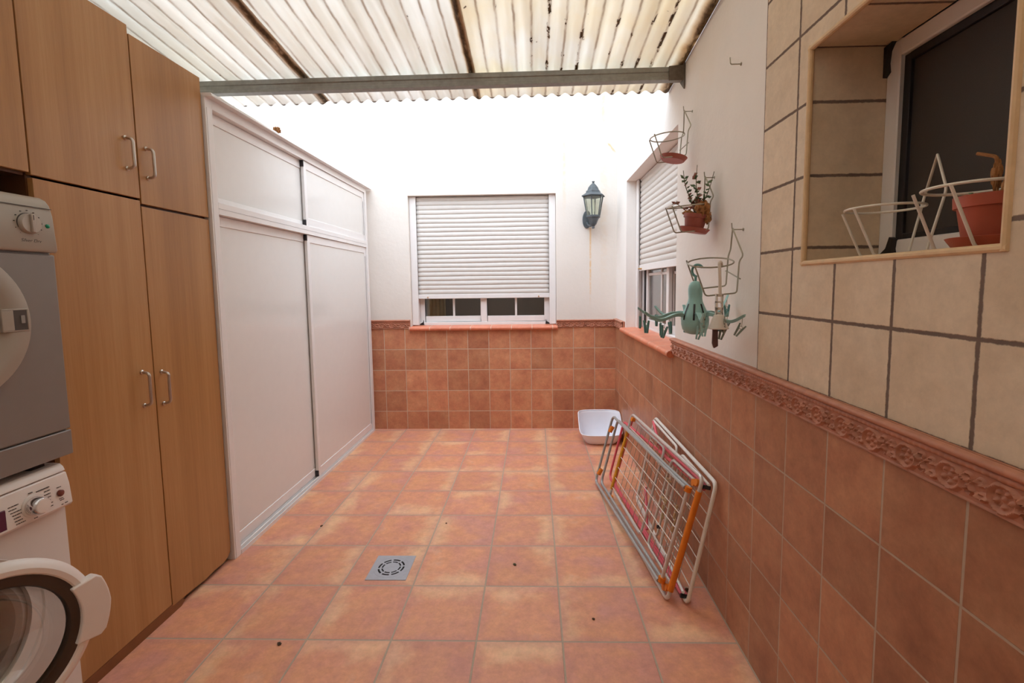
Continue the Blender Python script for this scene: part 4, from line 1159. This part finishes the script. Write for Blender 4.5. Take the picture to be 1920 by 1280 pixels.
for j in range(nt):
    for k in range(na):
        l = (k + 1) % na; fs.append((j*na+k, j*na+l, (j+1)*na+l, (j+1)*na+k))
fs.append(tuple(range(na - 1, -1, -1)))
m.add(vs, fs); m.obj('tray_body', M['tray'], tr, solid=.003, ang=60)
rim_ = [traypt(2 * PI * k / na, 1.0) for k in range(na)]
MB().tube(rim_, .0042, 8, closed=True).obj('rim', M['tray'], tr)
m = MB()
for k in range(-4, 5):
    if k: m.tube([(.577 + .012 * k, 4.01, .006), (.577 + .026 * k, 4.10 - .006 * abs(k), .006)], .0022, 5)
m.tube([(.577, 4.0, .006), (.577, 4.13, .006)], .0022, 5)
m.obj('floor_ribs', M['tray'], tr)

# ------------------------------------------------------------------ folded drying racks
def frame(P0, P1, P2):
    P0, P1, P2 = map(Vector, (P0, P1, P2))
    U = (P1 - P0).normalized(); V = P2 - P0; V = (V - U * V.dot(U)).normalized(); N = U.cross(V)
    if N.x > 0: N = -N
    return lambda u, v, w=0.0: P0 + U * u + V * v + N * w
FA = frame((.567, 1.953, .010), (.477, 2.953, .010), (.7195, 1.95, .568))
RT = .0088
ra = thing('drying_rack', 'folded grey drying rack with an orange handle, leaning in front of the other rack', 'drying rack', (.52, 2.45, 0), 'folded drying racks')
def rect(F, u0, u1, v0, v1, w, rad=.03, skew=0):
    return fillet([F(u0, v0, w), F(u1, v0 + skew, w), F(u1, v1 + skew, w), F(u0, v1, w)], rad, 6, closed=True)
MB().tube(rect(FA, -.008, .995, 0, .560, 0, .034), RT, 10, closed=True).obj('main_frame', M['rack_silver'], ra)
lab(MB().tube([FA(-.008, .045), FA(-.008, .500)], .0135, 12).obj('handle', M['orange'], ra), 'orange foam handle')
lab(MB().tube([FA(.995, .055), FA(.995, .46)], .0105, 10).obj('end_grip', M['amber'], ra), 'worn amber grip on the far end')
for k in range(7):
    v = .075 + .068 * k
    MB().tube([FA(-.006, v, 0), FA(.40, v - .004, -.002), FA(.993, v - .006, 0)], .0021, 6).obj('wire', M['wire_white'], ra)
# the two folded legs (long frames on the room side)
for w_, u1, v1, sk in ((.042, 1.215, .470, .0), (.016, 1.175, .462, .0)):
    MB().tube(fillet([FA(.035, .055, w_), FA(u1, .000 if w_ > .03 else .016, w_), FA(u1 + .012, v1, w_), FA(.035, .490, w_)], .045, 7), .0085, 10).obj('leg', M['rack_grey'], ra)
MB().tube([FA(.035, .060, .027), FA(.035, .486, .027)], RT, 10).obj('leg_bar', M['rack_silver'], ra)
for v in (.062, .484):
    m = MB(); m.tube([FA(.035, v - .010, .027), FA(.035, v + .012, .027)], .0165, 12)
    lab(m.obj('joint_cap', M['orange'], ra), 'orange joint cap')
for (u, v), (u_, v_) in (((.012, .045), (.03, .035)), ((.012, .530), (.035, .520))):
    lab(MB().tube([FA(u, v, .016), FA(u, v, -.006)], .0155, 12).tube([FA(u_, v_, .016), FA(u_, v_, -.006)], .0155, 12).obj('joint_cap', M['orange'], ra), 'orange joint cap')
for u, v, w_ in ((1.222, .40, .034), (1.215, .095, .034)):
    lab(MB().tube([FA(u - .006, v, w_ - .006), FA(u - .004, v - .04, w_ + .002)], .0150, 10).obj('clamp', M['orange'], ra), 'orange clamp')
for u, v in ((.955, .535), (.965, .012)): lab(MB().tube([FA(u, v, .012), FA(u, v, -.010)], .0135, 12).obj('clamp', M['orange'], ra), 'orange clamp')
# folded wings
def wing(F, par, u0, u1, v0, v1, w_, mat, nw, rad=.035):
    wg = MB().tube(fillet([F(u1, v0, w_), F(u0, v0, w_), F(u0, v1, w_), F(u1, v1, w_)], rad, 7), .0068, 9).obj('wing', mat, par)
    for k in range(nw):
        u = u0 + (u1 - u0) * (k + 1) / (nw + 1)
        MB().tube([F(u, v0, w_), F(u, v1, w_)], .0016, 6).obj('wire', M['wire'], wg)
wing(FA, ra, .455, .975, .045, .530, -.018, M['rack_silver'], 6)
wing(FA, ra, .345, .015, .055, .515, -.018, M['rack_silver'], 4)

FB = frame((.6455, 1.933, .010), (.6455, 2.933, .010), (.755, 1.923, .535))
rb = thing('drying_rack', 'folded white and pink drying rack resting against the brown wall tiles', 'drying rack', (.68, 2.5, 0), 'folded drying racks')
MB().tube(rect(FB, -.012, .972, 0, .543, 0, .034), .0088, 10, closed=True).obj('main_frame', M['rack_white'], rb)
for k in range(7):
    v = .07 + .066 * k
    MB().tube([FB(-.010, v, 0), FB(.970, v, 0)], .0021, 6).obj('wire', M['wire_white'], rb)
wing(FB, rb, .462, .945, .030, .528, .014, M['rack_white'], 5)
wing(FB, rb, .392, .020, .030, .520, .014, M['rack_white'], 4)
def quadleg(nb, fb, ft, nt):
    MB().tube(fillet([nb, fb, ft, nt], .045, 7), .0082, 10).obj('leg', M['pink'], rb)
quadleg((.655, 1.962, .020), (.5455, 3.150, .010), (.667, 3.150, .468), (.738, 1.962, .506))
quadleg((.638, 1.962, .020), (.530, 3.262, .010), (.630, 3.262, .412), (.722, 1.965, .500))
lab(MB().tube([FB(.93, .525, .02), FB(.70, .455, .03), FB(.52, .44, .03)], .0085, 9).obj('strut', M['pink'], rb), 'pink strut')
MB().tube([(.612, 2.50, .03), (.636, 2.62, .13), (.65, 2.70, .18)], .0078, 9).obj('strut', M['pink'], rb)
for F_, u, v, a, c in ((FB, .022, .508, .006, .036), (FB, .022, .012, -.006, .022), (FB, .46, .40, .030, .018), (FB, .42, .395, .030, .018), (FB, .44, .10, .034, .018)):
    lab(MB().tube([F_(u, v, a), F_(u, v, c)], .0090, 12).obj('joint_cap', M['black'], rb), 'black joint cap')

# clothespins left on the rack
def clothespin(u, v, a, label):
    c = FA(u, v, -.018); du = (FA(u + .01, v, -.018) - c).normalized(); dv = (FA(u, v + .01, -.018) - c).normalized(); dn = du.cross(dv)
    d = du * math.cos(a) + dv * math.sin(a); e = dv * math.cos(a) - du * math.sin(a)
    t = thing('clothespin', label, 'clothespin', c, 'clothespins on the drying rack')
    for s_ in (-1, 1):
        m = MB(); w_ = .0045
        poly = [(-.030, s_ * .008), (-.030, s_ * .0042), (.0, s_ * .0012), (.034, s_ * .0006), (.036, s_ * .0042), (.0, s_ * .006)]
        m.prism([c + d * x + e * y - dn * w_ for x, y in poly], dn * (2 * w_))
        m.obj('peg_half', M['peg_wood'], t, bevel=.0008)
    MB().tube([c + d * .002 + e * (.0075 * math.cos(k * PI / 5)) + dn * (.0058 * math.sin(k * PI / 5)) for k in range(10)], .0012, 5, closed=True).obj('spring', M['steel'], t)
clothespin(.318, .412, .1, 'wooden clothespin clipped highest on the grey drying rack')
clothespin(.306, .315, .05, 'wooden clothespin lying level just below the topmost one')
clothespin(.286, .258, 1.1, 'slanted wooden clothespin on the rack, lowest of the left three')
clothespin(.168, .318, 1.5, 'pale upright wooden clothespin nearer the orange handle')
clothespin(.150, .262, 1.7, 'pale wooden clothespin lowest and nearest the orange handle')

# ------------------------------------------------------------------ floor drain and scattered bits
fd = thing('floor_drain', 'square grey plastic drain grate set in the floor tiles', 'drain', (-.712, 2.189, 0))
MB().box((-.809, 2.089, -.004), (-.614, 2.289, .0025)).obj('plate', M['drain'], fd, bevel=.001)
m = MB(); dc = (-.712, 2.189)  # dark arcs laid on the plate, painting in the shade of slots
for r0, r1 in ((.040, .047), (.056, .0645)):
    for k in range(8):
        a0 = math.radians(12 + 45 * k + 4); a1 = math.radians(12 + 45 * k + 39)
        pts = [(dc[0] + r1 * math.cos(a0 + (a1 - a0) * q / 6), dc[1] + r1 * math.sin(a0 + (a1 - a0) * q / 6), .0022) for q in range(7)]
        pts += [(dc[0] + r0 * math.cos(a1 - (a1 - a0) * q / 6), dc[1] + r0 * math.sin(a1 - (a1 - a0) * q / 6), .0022) for q in range(7)]
        m.prism(pts, (0, 0, .0007))
lab(m.obj('slots', M['slot_shade'], fd, smooth=False), 'dark curved inlays standing for slots')
m = MB().tube([(dc[0] + .083 * math.cos(k * PI / 24), dc[1] + .083 * math.sin(k * PI / 24), .0022) for k in range(48)], .0008, 5, closed=True)
m.obj('rim_groove', M['drain'], fd)
def bit(x, y, r, label, mat='dead', h=.5, z=0):
    random.seed(int(x * 1000) + int(y * 100))
    o = crumple(0, 0, r * h, r, r * .7, r * h, int(abs(x) * 999)).obj('leaf_scrap', M[mat], ang=30)
    o.location = (x, y, z); o.rotation_euler = (0, 0, random.uniform(0, 3))
    return tag(o, label, 'leaf litter', 'scraps lying about')
bit(-1.24, 2.585, .007, 'dark crumb on the floor near the foot of the white wardrobe', 'soil')
bit(.677, 2.02, .010, 'dark seed husk on the floor by the right wall, behind the racks', 'soil', .7)
bit(.235, 1.838, .006, 'small dark scrap on the floor tiles left of the rack feet', 'soil')
bit(-.105, 2.215, .009, 'curled leaf scrap on a floor joint right of the drain', 'stem', .4)
bit(-1.0, 1.69, .010, 'thin withered scrap on the tiles in front of the wooden cupboard', 'soil', .25)
bit(-.52, 2.62, .006, 'tiny brown scrap on the floor beyond the drain', 'soil', .4)
bit(-1.512, 2.842, .020, 'dry leaf clump caught on the top edge of the white wardrobe', 'dead', .8, 2.297)

# ------------------------------------------------------------------ light
wd_ = bpy.data.worlds.new('overcast_sky'); SC.world = wd_; wd_.use_nodes = True
nt = wd_.node_tree; nt.nodes.clear()
o_ = nt.nodes.new('ShaderNodeOutputWorld'); bg = nt.nodes.new('ShaderNodeBackground')
tc = nt.nodes.new('ShaderNodeTexCoord'); sp_ = nt.nodes.new('ShaderNodeSeparateXYZ'); rp = nt.nodes.new('ShaderNodeValToRGB')
nt.links.new(tc.outputs['Generated'], sp_.inputs[0]); nt.links.new(sp_.outputs[2], rp.inputs[0])
rp.color_ramp.elements[0].position = 0; rp.color_ramp.elements[0].color = (.62, .70, .79, 1)
rp.color_ramp.elements[1].position = .9; rp.color_ramp.elements[1].color = (.87, .97, 1.10, 1)
nt.links.new(rp.outputs[0], bg.inputs[0]); bg.inputs[1].default_value = 4.6
nt.links.new(bg.outputs[0], o_.inputs[0])

vs_ = SC.view_settings
SC.display_settings.display_device = 'sRGB'
vs_.view_transform = 'Standard'; vs_.look = 'None'; vs_.gamma = 1; vs_.use_curve_mapping = False; vs_.exposure = 0.12
SC.cycles.max_bounces = 12; SC.cycles.diffuse_bounces = 8; SC.cycles.transparent_max_bounces = 16
